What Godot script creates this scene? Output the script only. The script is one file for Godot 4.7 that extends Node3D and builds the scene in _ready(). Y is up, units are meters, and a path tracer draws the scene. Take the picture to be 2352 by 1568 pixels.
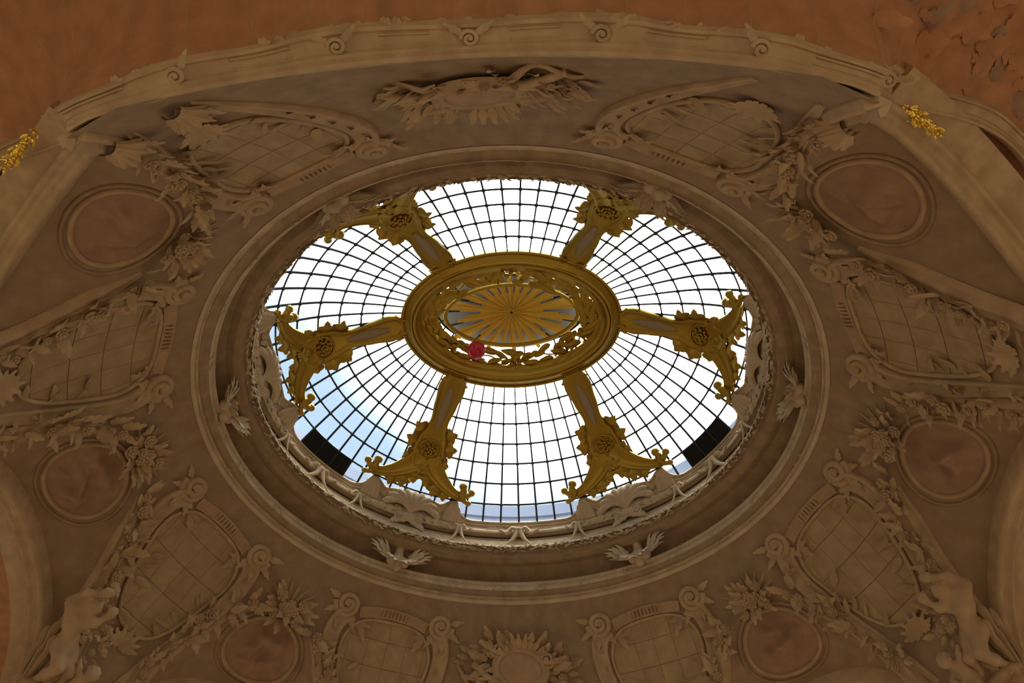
extends Node3D
# An oval rotunda seen from its ambulatory: a coved stucco vault with lunettes, a cornice and drum, and a glazed dome on six gilt ribs.
# Plan: every ring of the room runs parallel to one ellipse (half axes A, B) at a distance d; t is the angle along it in degrees, h a height above eye level.
const A := 2.527
const B := 1.7725
const EYE := 1.6
const D0 := 3.5          # where the vault starts, below the cornice
const WALL := 2.6        # how far the vault reaches out before the wall
const LUN := [0.0, 37.5, 142.5, 180.0, 217.5, 322.5]
const RIB := [0.0, 56.2, 123.8, 180.0, 236.2, 303.8]
const SEV := [18.5, 59.5, 120.5, 161.5, 198.5, 239.5, 300.5, 341.5]
const GD := [-0.2, 0.0, 0.458, 0.917, 1.37, 1.79, 2.18, 2.56, 2.95, 3.2]
const GH := [16.07, 16.0, 15.82, 15.61, 15.38, 15.13, 14.83, 14.50, 14.12, 13.86]
enum {VAULT, LUNET, GLASS, DRUM}

var rng := RandomNumberGenerator.new()
var cream: StandardMaterial3D
var pale: StandardMaterial3D
var rosy: StandardMaterial3D
var field: StandardMaterial3D
var rosy_field: StandardMaterial3D
var panelm: Array[StandardMaterial3D] = []
var red_plaster: StandardMaterial3D
var stone: StandardMaterial3D
var gold: StandardMaterial3D
var gold_bright: StandardMaterial3D
var gold_matt: StandardMaterial3D
var iron: StandardMaterial3D
var leaf_a: Mesh
var leaf_b: Mesh
var leaf_c: Mesh
var leaf_d: Mesh
var rose_m: Mesh
var frond_m: Mesh
var ball_m: Mesh
var petal_m: Mesh
var spd_cache := {}
var used := {}


func _ready() -> void:
	rng.seed = 7
	camera()
	sky()
	materials()
	kit()
	shell()
	ceiling()
	cornice()
	drum()
	dome()
	ribs()
	medallion()
	cartouches()
	lunettes()
	trophies()
	cherubs()
	statues()
	drapery_ends()
	arches()
	gilt_capitals()
	balloon()


func camera() -> void:
	var c := Camera3D.new()
	c.name = "camera"
	c.projection = Camera3D.PROJECTION_PERSPECTIVE
	c.fov = 46.84
	c.near = 0.05
	c.far = 400.0
	c.transform = Transform3D(Basis(Vector3(0.99870689, 0.0174374, -0.04775432), Vector3(0.03181094, 0.51837686, 0.85456041), Vector3(0.03965605, -0.85497448, 0.51715185)), Vector3(0.7353, EYE, 9.1268))
	c.current = true
	add_child(c)


func sky() -> void:
	var w := 512
	var h := 256
	var im := Image.create(w, h, false, Image.FORMAT_RGBAF)
	var n := FastNoiseLite.new()
	n.seed = 11
	n.frequency = 0.9
	n.fractal_octaves = 4
	var sun := Vector3(0.03, 0.80, -0.60).normalized()
	for y in h:
		var el := (0.5 - (y + 0.5) / h) * PI
		for x in w:
			var az := ((x + 0.5) / w - 0.5) * TAU
			var d := Vector3(-sin(az) * cos(el), sin(el), -cos(az) * cos(el))
			# bright broken overcast with the sun behind it, a band of blue sky between the cloud deck and the pale haze low down
			var cl := n.get_noise_3d(d.x * 1.6, d.y * 1.6, d.z * 1.6)
			var deck := smoothstep(0.74, 0.87, d.y + d.x * 0.15 + cl * 0.08)
			var haze := 1.0 - smoothstep(0.12, 0.50, d.y + cl * 0.15)
			var glow := exp(-pow(acos(clampf(d.dot(sun), -1.0, 1.0)) / 0.075, 2.0)) * 3.0
			var c := Color(0.32, 0.44, 0.57).lerp(Color(4.6, 4.65, 4.7), deck).lerp(Color(0.8, 0.77, 0.72), haze)
			if d.y < 0.0:
				c = Color(0.36, 0.33, 0.29)
			im.set_pixel(x, y, Color(c.r + glow, c.g + glow, c.b + glow * 0.95))
	var m := PanoramaSkyMaterial.new()
	m.panorama = ImageTexture.create_from_image(im)
	var s := Sky.new()
	s.sky_material = m
	var e := Environment.new()
	e.background_mode = Environment.BG_SKY
	e.sky = s
	e.tonemap_mode = Environment.TONE_MAPPER_LINEAR
	e.tonemap_exposure = 2.0
	e.ambient_light_source = Environment.AMBIENT_SOURCE_SKY
	e.sdfgi_enabled = true
	e.ssao_enabled = true
	e.ssil_enabled = true
	var we := WorldEnvironment.new()
	we.name = "world_environment"
	we.environment = e
	add_child(we)


# ---------------------------------------------------------------- materials
func noise_tex(sd: int, freq: float, oct: int, lo: Color, hi: Color) -> NoiseTexture2D:
	var n := FastNoiseLite.new()
	n.seed = sd
	n.frequency = freq
	n.fractal_octaves = oct
	var t := NoiseTexture2D.new()
	t.width = 512
	t.height = 512
	t.seamless = true
	t.noise = n
	var g := Gradient.new()
	g.set_color(0, lo)
	g.set_color(1, hi)
	t.color_ramp = g
	return t


func bump_tex(sd: int, freq: float, strength: float) -> NoiseTexture2D:
	var t := noise_tex(sd, freq, 4, Color.BLACK, Color.WHITE)
	t.color_ramp = null
	t.as_normal_map = true
	t.bump_strength = strength
	return t


func plaster(c: Color, sd: int, rough := 0.85) -> StandardMaterial3D:
	var m := StandardMaterial3D.new()
	m.albedo_color = c.linear_to_srgb()
	m.albedo_texture = noise_tex(sd, 0.012, 5, Color(0.80, 0.79, 0.78), Color(1, 1, 1))
	m.uv1_triplanar = true
	m.uv1_world_triplanar = true
	m.uv1_scale = Vector3(0.42, 0.42, 0.42)
	m.roughness = rough
	m.normal_enabled = true
	m.normal_texture = grain
	m.normal_scale = 0.35
	return m

var grain: NoiseTexture2D


func materials() -> void:
	grain = bump_tex(5, 0.02, 6.0)
	cream = plaster(Color(0.68, 0.47, 0.235), 21)
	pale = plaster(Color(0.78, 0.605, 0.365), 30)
	rosy = plaster(Color(0.62, 0.41, 0.205), 22)
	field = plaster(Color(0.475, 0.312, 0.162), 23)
	rosy_field = plaster(Color(0.48, 0.285, 0.155), 32)
	red_plaster = plaster(Color(0.62, 0.29, 0.12), 25)
	stone = plaster(Color(0.55, 0.42, 0.28), 26)
	panelm = [plaster(Color(0.61, 0.42, 0.19), 27), plaster(Color(0.59, 0.40, 0.185), 28), plaster(Color(0.62, 0.43, 0.20), 29)]
	gold = StandardMaterial3D.new()
	gold.albedo_color = Color(0.45, 0.285, 0.038).linear_to_srgb()
	gold.metallic = 0.85
	gold.roughness = 0.32
	gold_bright = StandardMaterial3D.new()
	gold_bright.albedo_color = Color(0.95, 0.66, 0.10).linear_to_srgb()
	gold_bright.metallic = 1.0
	gold_bright.roughness = 0.22
	gold_matt = StandardMaterial3D.new()
	gold_matt.albedo_color = Color(1.0, 0.66, 0.085).linear_to_srgb()
	gold_matt.albedo_texture = noise_tex(31, 0.03, 4, Color(0.86, 0.84, 0.82), Color(1, 1, 1))
	gold_matt.uv1_triplanar = true
	gold_matt.uv1_scale = Vector3(2, 2, 2)
	gold_matt.metallic = 0.0
	gold_matt.roughness = 0.7
	rib_grey = StandardMaterial3D.new()
	rib_grey.albedo_color = Color(0.40, 0.30, 0.16).linear_to_srgb()
	rib_grey.metallic = 0.3
	rib_grey.roughness = 0.6
	iron = StandardMaterial3D.new()
	iron.albedo_color = Color(0.03, 0.035, 0.04).linear_to_srgb()
	iron.metallic = 0.2
	iron.roughness = 0.6


# ---------------------------------------------------------------- nodes
func numbered(called: String) -> String:
	if not used.has(called):
		used[called] = 0
		return called
	used[called] += 1
	return "%s_%03d" % [called, used[called]]


func thing(called: String, label: String, category: String, at := Vector3.ZERO, group := "") -> Node3D:
	var o := Node3D.new()
	o.name = numbered(called)
	o.position = at
	o.set_meta("label", label)
	o.set_meta("category", category)
	if group:
		o.set_meta("group", group)
	add_child(o, true)
	return o


# a mesh made in world coordinates, as a part of par (or the root)
func part(called: String, m: Mesh, mat: Material, par: Node3D = null, xf := Transform3D()) -> MeshInstance3D:
	var o := MeshInstance3D.new()
	o.name = called if par else numbered(called)
	o.mesh = m
	o.material_override = mat
	if par == null:
		o.transform = xf
		add_child(o, true)
	else:
		par.add_child(o, true)
		var up := Transform3D()
		var q: Node = par
		while q != self and q is Node3D:
			up = q.transform * up
			q = q.get_parent()
		o.transform = up.affine_inverse() * xf
	return o


func struct(called: String, m: Mesh, mat: Material, label := "", category := "") -> MeshInstance3D:
	var o := part(called, m, mat)
	o.set_meta("kind", "structure")
	if label:
		o.set_meta("label", label)
		o.set_meta("category", category)
	return o


func look(z: Vector3, y: Vector3, at: Vector3, s := Vector3.ONE) -> Transform3D:
	z = z.normalized()
	var x := y.cross(z)
	if x.length() < 1e-4:
		x = Vector3.RIGHT.cross(z)
	x = x.normalized()
	return Transform3D(Basis(x * s.x, z.cross(x) * s.y, z * s.z), at)


# ---------------------------------------------------------------- plan geometry
func nr(t: float) -> Vector3:
	var r := deg_to_rad(t)
	var n := Vector2(B * cos(r), A * sin(r)).normalized()
	return Vector3(n.x, 0, n.y)


func P(t: float, d: float, h: float) -> Vector3:
	var r := deg_to_rad(t)
	var n := Vector2(B * cos(r), A * sin(r)).normalized()
	return Vector3(A * cos(r) + d * n.x, h + EYE, B * sin(r) + d * n.y)


func spd(t: float, d: float) -> float:
	var k := Vector2(snappedf(t, 0.25), snappedf(d, 0.05))
	if not spd_cache.has(k):
		spd_cache[k] = (P(k.x + 0.5, k.y, 0) - P(k.x - 0.5, k.y, 0)).length()
	return spd_cache[k]


func adiff(a: float, b: float) -> float:
	return wrapf(a - b, -180.0, 180.0)


func hv(w: float) -> float:
	return 12.35 - 0.9 * w - 0.28 * w * w


func crown(w: float) -> float:
	return 11.42 - 0.77 * (w - 0.82)


func hlun(u: float, w: float) -> float:
	var q := 2.35 * 2.35 - u * u
	return -99.0 if q <= 0.0 else crown(w) - 2.35 + sqrt(q)


func wmax(t: float) -> float:
	for c in [90.0, 270.0]:
		var x := absf(adiff(t, c))
		if x < 30.0:
			return minf(WALL, 1.97 + 0.5 * pow(x / 27.0, 2.0))
	return WALL


func groin_u(w: float) -> float:
	var q := crown(w) - hv(w)
	if q <= 0.0:
		return 0.0
	return sqrt(maxf(0.0, 2.35 * 2.35 - pow(2.35 - q, 2.0)))


func ceil_h(t: float, w: float) -> float:
	var h := hv(w)
	if w > 0.8:
		for c in LUN:
			var x: float = adiff(t, c)
			if absf(x) < 24.0:
				h = maxf(h, hlun(x * spd(c + x * 0.5, D0 + w), w))
	return h


func glass_h(d: float) -> float:
	for i in range(1, GD.size() - 2):
		if d <= GD[i + 1]:
			var f: float = (d - GD[i]) / (GD[i + 1] - GD[i])
			return cubic_interpolate(GH[i], GH[i + 1], GH[i] - (GH[i + 1] - GH[i]) * 1.0 if i == 1 else GH[i - 1], GH[i + 2], f)
	return 14.12 - (d - 2.95) * 1.05


# a point of a surface, off metres out of it towards the room; a is t (or, on a lunette, u about its centre c)
func S(kind: int, a: float, b: float, c := 0.0) -> Vector3:
	match kind:
		VAULT: return P(a, D0 + b, hv(b))
		LUNET: return P(c + a / spd(c, D0 + b), D0 + b, hlun(a, b))
		GLASS: return P(a, b, glass_h(b))
	return P(a, D0 + b, ceil_h(a, b))


# x along t, y out of the surface into the room, z outwards and down
func F(kind: int, a: float, b: float, off := 0.0, c := 0.0) -> Transform3D:
	var e := 0.02 if kind == LUNET else 0.15
	var p := S(kind, a, b, c)
	var x := (S(kind, a + e, b, c) - S(kind, a - e, b, c)).normalized()
	var z := (S(kind, a, b + 0.02, c) - S(kind, a, b - 0.02, c)).normalized()
	var y := z.cross(x).normalized()
	if y.y > 0:
		y = -y
	return Transform3D(Basis(x, y, z), p + y * off)


# ---------------------------------------------------------------- meshes
func tool() -> SurfaceTool:
	var st := SurfaceTool.new()
	st.begin(Mesh.PRIMITIVE_TRIANGLES)
	return st


func done(st: SurfaceTool) -> ArrayMesh:
	st.generate_normals()
	st.index()
	return st.commit()


func quad(st: SurfaceTool, a: Vector3, b: Vector3, c: Vector3, d: Vector3) -> void:
	st.add_vertex(a); st.add_vertex(b); st.add_vertex(c)
	st.add_vertex(a); st.add_vertex(c); st.add_vertex(d)


func grid(st: SurfaceTool, rows: Array, sg := 0) -> void:
	st.set_smooth_group(sg)
	for i in rows.size() - 1:
		var p: PackedVector3Array = rows[i]
		var q: PackedVector3Array = rows[i + 1]
		for j in p.size() - 1:
			quad(st, p[j], q[j], q[j + 1], p[j + 1])


# profile points (d, h) carried round the ellipse; each run of the profile is smooth in itself
func ring(st: SurfaceTool, runs: Array, step := 1.5, t0 := 0.0, t1 := 360.0) -> void:
	var n := int(round((t1 - t0) / step))
	var g := 1
	for run in runs:
		var rows := []
		for i in n + 1:
			var t := t0 + (t1 - t0) * i / n
			if t1 - t0 == 360.0 and i == n:
				t = t0
			var row := PackedVector3Array()
			for q in run:
				row.append(P(t, q.x, q.y))
			rows.append(row)
		grid(st, rows, g)
		g += 1


func arc_run(cx: float, cy: float, r: float, a0: float, a1: float, n: int) -> Array:
	var o := []
	for i in n + 1:
		var a := deg_to_rad(lerpf(a0, a1, float(i) / n))
		o.append(Vector2(cx + r * cos(a), cy + r * sin(a)))
	return o


func lines(pts: Array) -> Array:      # a polyline with a crease at every point
	var o := []
	for i in pts.size() - 1:
		o.append([pts[i], pts[i + 1]])
	return o


# a profile carried along frames; scl scales it along the way
func sweep(st: SurfaceTool, fr: Array, prof: Array, scl: Array = [], closed := false, sg := 1, caps := true) -> void:
	var rows := []
	for i in fr.size():
		var f: Transform3D = fr[i]
		var s: float = scl[i] if scl.size() else 1.0
		var row := PackedVector3Array()
		for q in prof:
			row.append(f * Vector3(q.x * s, q.y * s, 0))
		rows.append(row)
	if closed:
		rows.append(rows[0])
	grid(st, rows, sg)
	if caps and not closed:
		st.set_smooth_group(sg + 1)
		for row in [rows[0], rows[-1]]:
			for j in range(1, row.size() - 1):
				st.add_vertex(row[0]); st.add_vertex(row[j]); st.add_vertex(row[j + 1])


func circle(r: float, n := 8) -> Array:
	var o := []
	for i in n + 1:
		o.append(Vector2(cos(TAU * i / n), sin(TAU * i / n)) * r)
	return o


# frames along points, y close to the given normals
func along(pts: Array, ups: Array, closed := false) -> Array:
	var o := []
	var n := pts.size()
	for i in n:
		var a: Vector3 = pts[(i - 1 + n) % n] if closed or i > 0 else pts[i]
		var b: Vector3 = pts[(i + 1) % n] if closed or i < n - 1 else pts[i]
		var z := (b - a).normalized()
		var y: Vector3 = ups[i] if ups.size() > 1 else ups[0]
		o.append(look(z, y, pts[i]))
	return o


# frames along a path (a, b) on a surface
func surf_path(kind: int, path: Array, off := 0.0, c := 0.0, closed := false, n := 0) -> Array:
	var pts := []
	var ups := []
	var src := path
	if n > 0:
		src = smooth_path(path, n, closed)
	for q in src:
		var f := F(kind, q.x, q.y, off, c)
		pts.append(f.origin)
		ups.append(f.basis.y)
	return along(pts, ups, closed)


func smooth_path(path: Array, n: int, closed := false) -> Array:
	var cv := Curve2D.new()
	var m := path.size()
	var o := []
	var segs := m if closed else m - 1
	for i in n + (0 if closed else 1):
		var x := float(i) / n * segs
		var k := mini(int(x), segs - 1)
		var f := x - k
		var p0: Vector2 = path[(k - 1 + m) % m] if closed or k > 0 else path[0] * 2.0 - path[1]
		var p1: Vector2 = path[k]
		var p2: Vector2 = path[(k + 1) % m]
		var p3: Vector2 = path[(k + 2) % m] if closed or k + 2 < m else p2 * 2.0 - p1
		o.append(p1.cubic_interpolate(p2, p0, p3, f))
	return o


func tube(st: SurfaceTool, pts: Array, r0: float, r1: float, up := Vector3.UP, n := 7, sg := 1) -> void:
	var fr := along(pts, [up])
	var s := []
	for i in pts.size():
		s.append(lerpf(r0, r1, float(i) / (pts.size() - 1)))
	sweep(st, fr, circle(1.0, n), s, false, sg)


func blob(st: SurfaceTool, at: Vector3, r: Vector3, basis := Basis(), n := 8, m := 6, sg := 1) -> void:
	var rows := []
	for i in m + 1:
		var a := PI * i / m
		var row := PackedVector3Array()
		for j in n + 1:
			var b := TAU * (j % n) / n
			row.append(at + basis * (Vector3(sin(a) * cos(b), cos(a), sin(a) * sin(b)) * r))
		rows.append(row)
	grid(st, rows, sg)


func box(st: SurfaceTool, xf: Transform3D, s: Vector3) -> void:
	st.set_smooth_group(-1)
	var v := []
	for i in 8:
		v.append(xf * (Vector3(-0.5 if i & 1 == 0 else 0.5, -0.5 if i & 2 == 0 else 0.5, -0.5 if i & 4 == 0 else 0.5) * s))
	for q in [[0, 1, 3, 2], [4, 6, 7, 5], [0, 4, 5, 1], [2, 3, 7, 6], [0, 2, 6, 4], [1, 5, 7, 3]]:
		quad(st, v[q[0]], v[q[1]], v[q[2]], v[q[3]])


# a leaf of length 1 along z, width across x, its face up y; lobes cut its edge and its tip curls
func make_leaf(width: float, lobes: float, cut: float, curl: float, fold: float) -> ArrayMesh:
	var st := tool()
	var top := []
	var bot := []
	var nz := 12
	for i in nz + 1:
		var z := float(i) / nz
		var hw := width * 0.5 * pow(sin(PI * clampf(pow(z, 0.75) * 0.97 + 0.03, 0.0, 1.0)), 0.8)
		hw *= 1.0 - cut * (0.5 + 0.5 * cos(z * lobes * TAU))
		var a := PackedVector3Array()
		var b := PackedVector3Array()
		for j in 5:
			var x := (j - 2) / 2.0
			var y := curl * z * z * 0.6 - curl * 0.9 * pow(maxf(0.0, z - 0.65), 2.0) * 4.0 - fold * absf(x) * hw + 0.05 * sin(PI * z)
			var zz := z - 0.12 * absf(x) * cut * sin(z * lobes * TAU)
			a.append(Vector3(x * hw, y, zz))
			b.append(Vector3(x * hw * 0.94, y - 0.05 * (1.0 - 0.6 * absf(x)) * sin(PI * (0.1 + 0.85 * z)) - 0.004, zz))
		top.append(a)
		bot.append(b)
	grid(st, top, 1)
	grid(st, bot, 2)
	for s in [0, 4]:
		var e := []
		for i in nz + 1:
			e.append(PackedVector3Array([top[i][s], bot[i][s]]))
		grid(st, e, 3)
	return done(st)


func make_rose() -> ArrayMesh:
	var st := tool()
	for ringi in [[0.62, 0.0, 6, 0.42, 0.0], [0.34, 0.16, 5, 0.32, 0.4], [0.0, 0.30, 1, 0.24, 0.0]]:
		var n: int = ringi[2]
		for k in n:
			var a: float = TAU * (k + ringi[4]) / n
			var dirv := Vector3(cos(a), 0, sin(a))
			var b := look(dirv + Vector3(0, 0.55, 0), Vector3.UP, Vector3.ZERO).basis
			blob(st, dirv * ringi[0] + Vector3(0, ringi[1], 0), Vector3(ringi[3], 0.16 if n > 1 else 0.26, ringi[3] * 0.85), b, 7, 4)
	return done(st)


func kit() -> void:
	leaf_a = make_leaf(0.62, 4.0, 0.42, 0.35, 0.35)
	leaf_b = make_leaf(0.42, 1.0, 0.0, 0.22, 0.4)
	leaf_c = make_leaf(0.5, 3.0, 0.35, 0.6, 0.2)
	leaf_d = make_leaf(0.95, 2.6, 0.42, 0.7, 0.3)
	frond_m = make_leaf(0.2, 1.0, 0.0, 0.1, 0.3)
	petal_m = make_leaf(0.7, 1.0, 0.0, 0.3, -0.4)
	rose_m = make_rose()
	var st := tool()
	blob(st, Vector3.ZERO, Vector3.ONE, Basis(), 10, 7)
	ball_m = done(st)


# ---------------------------------------------------------------- the setting
func open_h(t: float) -> float:          # top of the opening in the rotunda wall, -1.6 where a pier stands
	for c in LUN:
		var x: float = adiff(t, c)
		if absf(x) < 24.0:
			var u: float = x * spd(c + x * 0.5, D0 + WALL)
			if absf(u) < 2.31:
				return 7.70 + sqrt(2.35 * 2.35 - u * u)
	for c in [90.0, 270.0]:
		if absf(adiff(t, c)) < 24.5:
			return 10.29
	return -EYE


func shell() -> void:
	var fm := BoxMesh.new()
	fm.size = Vector3(28, 0.3, 28)
	struct("floor", fm, stone).position = Vector3(0, -0.15, 0)
	# the rotunda wall: eight piers and the spandrels over the arches
	var st := tool()
	var n := 720
	for i in n:
		var ta := i * 0.5
		var tb := ta + 0.5
		if absf(adiff(ta + 0.25, 90.0)) < 41.0:
			continue      # the wide mouth of the rotunda, where the near arch stands
		var m := open_h(ta + 0.25)
		for e in [ta, tb]:
			if absf(absf(adiff(e, 90.0)) - 41.0) < 0.01:
				st.set_smooth_group(4)
				quad(st, P(e, D0 + WALL, open_h(e)), P(e, D0 + WALL + 0.45, open_h(e)), P(e, D0 + WALL + 0.45, 10.3), P(e, D0 + WALL, 10.3))
		var ha := m if m < 0 else maxf(open_h(ta), 7.7)
		var hb := m if m < 0 else maxf(open_h(tb), 7.7)
		st.set_smooth_group(1)
		for d in [D0 + WALL, D0 + WALL + 0.45]:
			quad(st, P(ta, d, ha), P(tb, d, hb), P(tb, d, 10.3), P(ta, d, 10.3))
		if m > 0:
			st.set_smooth_group(2)
			quad(st, P(ta, D0 + WALL, ha), P(tb, D0 + WALL, hb), P(tb, D0 + WALL + 0.45, hb), P(ta, D0 + WALL + 0.45, ha))
		var m2 := open_h(tb + 0.25)
		if (m < 0) != (m2 < 0) and absf(adiff(tb, 90.0)) > 42.0:
			st.set_smooth_group(3)
			quad(st, P(tb, D0 + WALL, -EYE), P(tb, D0 + WALL + 0.45, -EYE), P(tb, D0 + WALL + 0.45, maxf(maxf(ha, hb), 7.7)), P(tb, D0 + WALL, maxf(maxf(ha, hb), 7.7)))
	struct("wall_inner", done(st), cream)
	# the ambulatory round it: ceiling, outer wall with tall windows, roof
	st = tool()
	ring(st, [[Vector2(6.5, 10.3), Vector2(8.0, 10.36), Vector2(11.0, 10.3)], [Vector2(11.0, 10.5), Vector2(6.5, 10.5)]], 2.0)
	struct("ceiling_ambulatory", done(st), red_plaster)
	st = tool()
	for i in 180:
		var ta := i * 2.0
		var tb := ta + 2.0
		var k := i % 15
		var win := k >= 5 and k <= 11
		for d in [10.4, 10.8]:
			st.set_smooth_group(1)
			if win:
				quad(st, P(ta, d, -EYE), P(tb, d, -EYE), P(tb, d, -0.6), P(ta, d, -0.6))
				quad(st, P(ta, d, 7.6), P(tb, d, 7.6), P(tb, d, 10.5), P(ta, d, 10.5))
			else:
				quad(st, P(ta, d, -EYE), P(tb, d, -EYE), P(tb, d, 10.5), P(ta, d, 10.5))
		st.set_smooth_group(2)
		if win:
			for h in [-0.6, 7.6]:
				quad(st, P(ta, 10.4, h), P(tb, 10.4, h), P(tb, 10.8, h), P(ta, 10.8, h))
			if k == 5:
				quad(st, P(ta, 10.4, -0.6), P(ta, 10.8, -0.6), P(ta, 10.8, 7.6), P(ta, 10.4, 7.6))
			if k == 11:
				quad(st, P(tb, 10.4, -0.6), P(tb, 10.8, -0.6), P(tb, 10.8, 7.6), P(tb, 10.4, 7.6))
	struct("wall_outer", done(st), cream)
	st = tool()
	ring(st, lines([Vector2(3.45, 13.3), Vector2(5.5, 12.6), Vector2(11.2, 11.0), Vector2(11.2, 10.5), Vector2(10.4, 10.5)]), 3.0)
	struct("roof", done(st), stone)


func ceiling() -> void:
	var st := tool()
	var rows := []
	var nt := 900
	var nw := 44
	for i in nt + 1:
		var t := 360.0 * (i % nt) / nt
		var row := PackedVector3Array()
		var wm := wmax(t)
		for j in nw + 1:
			var w := wm * j / nw
			row.append(P(t, D0 + w, ceil_h(t, w)))
		rows.append(row)
	grid(st, rows, 1)
	struct("ceiling", done(st), field, "rosy brown coved stucco vault of the rotunda with lunettes between its cartouches", "vault")


func cornice() -> void:
	# outer cornice: small fillets under a bold roll, ribbon-bound, and the ledge above it
	var st := tool()
	ring(st, lines([Vector2(3.56, 12.28), Vector2(3.50, 12.33), Vector2(3.50, 12.40), Vector2(3.455, 12.40), Vector2(3.455, 12.44)]) + [arc_run(3.36, 12.50, 0.115, -40, 215, 14)] + lines([Vector2(3.27, 12.56), Vector2(3.20, 12.60), Vector2(3.24, 12.66)]), 1.0)
	var o := struct("trim_1", done(st), pale, "bold rounded outer cornice ring bound with crossed ribbons", "cornice")
	for k in 30:
		var t := k * 12.0
		for s in [-1.0, 1.0]:
			var pts := []
			var ups := []
			for i in 11:
				var a := deg_to_rad(lerpf(-60, 205, i / 10.0))
				var tt: float = t + s * (i - 5) * 0.22
				pts.append(P(tt, 3.36 + 0.122 * cos(a), 12.5 + 0.122 * sin(a)))
				ups.append(nr(t) * cos(a) + Vector3(0, sin(a), 0))
			var sr := tool()
			sweep(sr, along(pts, ups), [Vector2(-0.03, 0), Vector2(-0.03, 0.014), Vector2(0.03, 0.014), Vector2(0.03, 0)])
			part("ribbon", done(sr), pale, o)
	# frieze: a dark concave band with faint scrollwork
	st = tool()
	var rows := []
	for i in 721:
		var t := 0.5 * (i % 720)
		var row := PackedVector3Array()
		for j in 11:
			var f := j / 10.0
			row.append(P(t, lerpf(3.30, 3.14, f) + 0.24 * sin(PI * f), lerpf(12.62, 13.04, f)))
		rows.append(row)
	grid(st, rows, 1)
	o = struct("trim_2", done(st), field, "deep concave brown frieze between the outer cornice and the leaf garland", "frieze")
	for k in 48:
		var t := k * 7.5 + 2.0
		for s in [-1.0, 1.0]:
			st = tool()
			var pts := []
			var ups := []
			for i in 15:
				var a := i / 14.0 * 4.6
				var r := 0.13 * (1.0 - i / 17.0)
				var tt: float = t + s * (0.9 + (cos(a) * r) / 0.11)
				var f := 0.5 + sin(a) * r / 0.42
				pts.append(P(tt, lerpf(3.30, 3.14, f) + 0.24 * sin(PI * f) - 0.012, lerpf(12.62, 13.04, f)))
				ups.append(-nr(tt))
			sweep(st, along(pts, ups), [Vector2(-0.018, 0), Vector2(-0.008, 0.02), Vector2(0.008, 0.02), Vector2(0.018, 0)], range(15).map(func(i): return 1.2 - i * 0.06))
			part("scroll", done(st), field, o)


func low_edge(t: float) -> float:        # how far out the glass is seen: the stucco rises to a hump and two feet at every rib
	var x := 99.0
	for r in RIB:
		x = minf(x, absf(adiff(t, r)))
	if x < 8.5:
		return 2.595 + 0.075 * pow(x / 8.5, 2.0)
	if x < 14.0:
		return lerpf(2.67, 2.57, smoothstep(8.5, 12.5, x))
	var f := clampf((x - 14.0) / 5.5, 0.0, 1.0)
	return 2.57 + 0.28 * sqrt(1.0 - (1.0 - f) * (1.0 - f))


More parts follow.
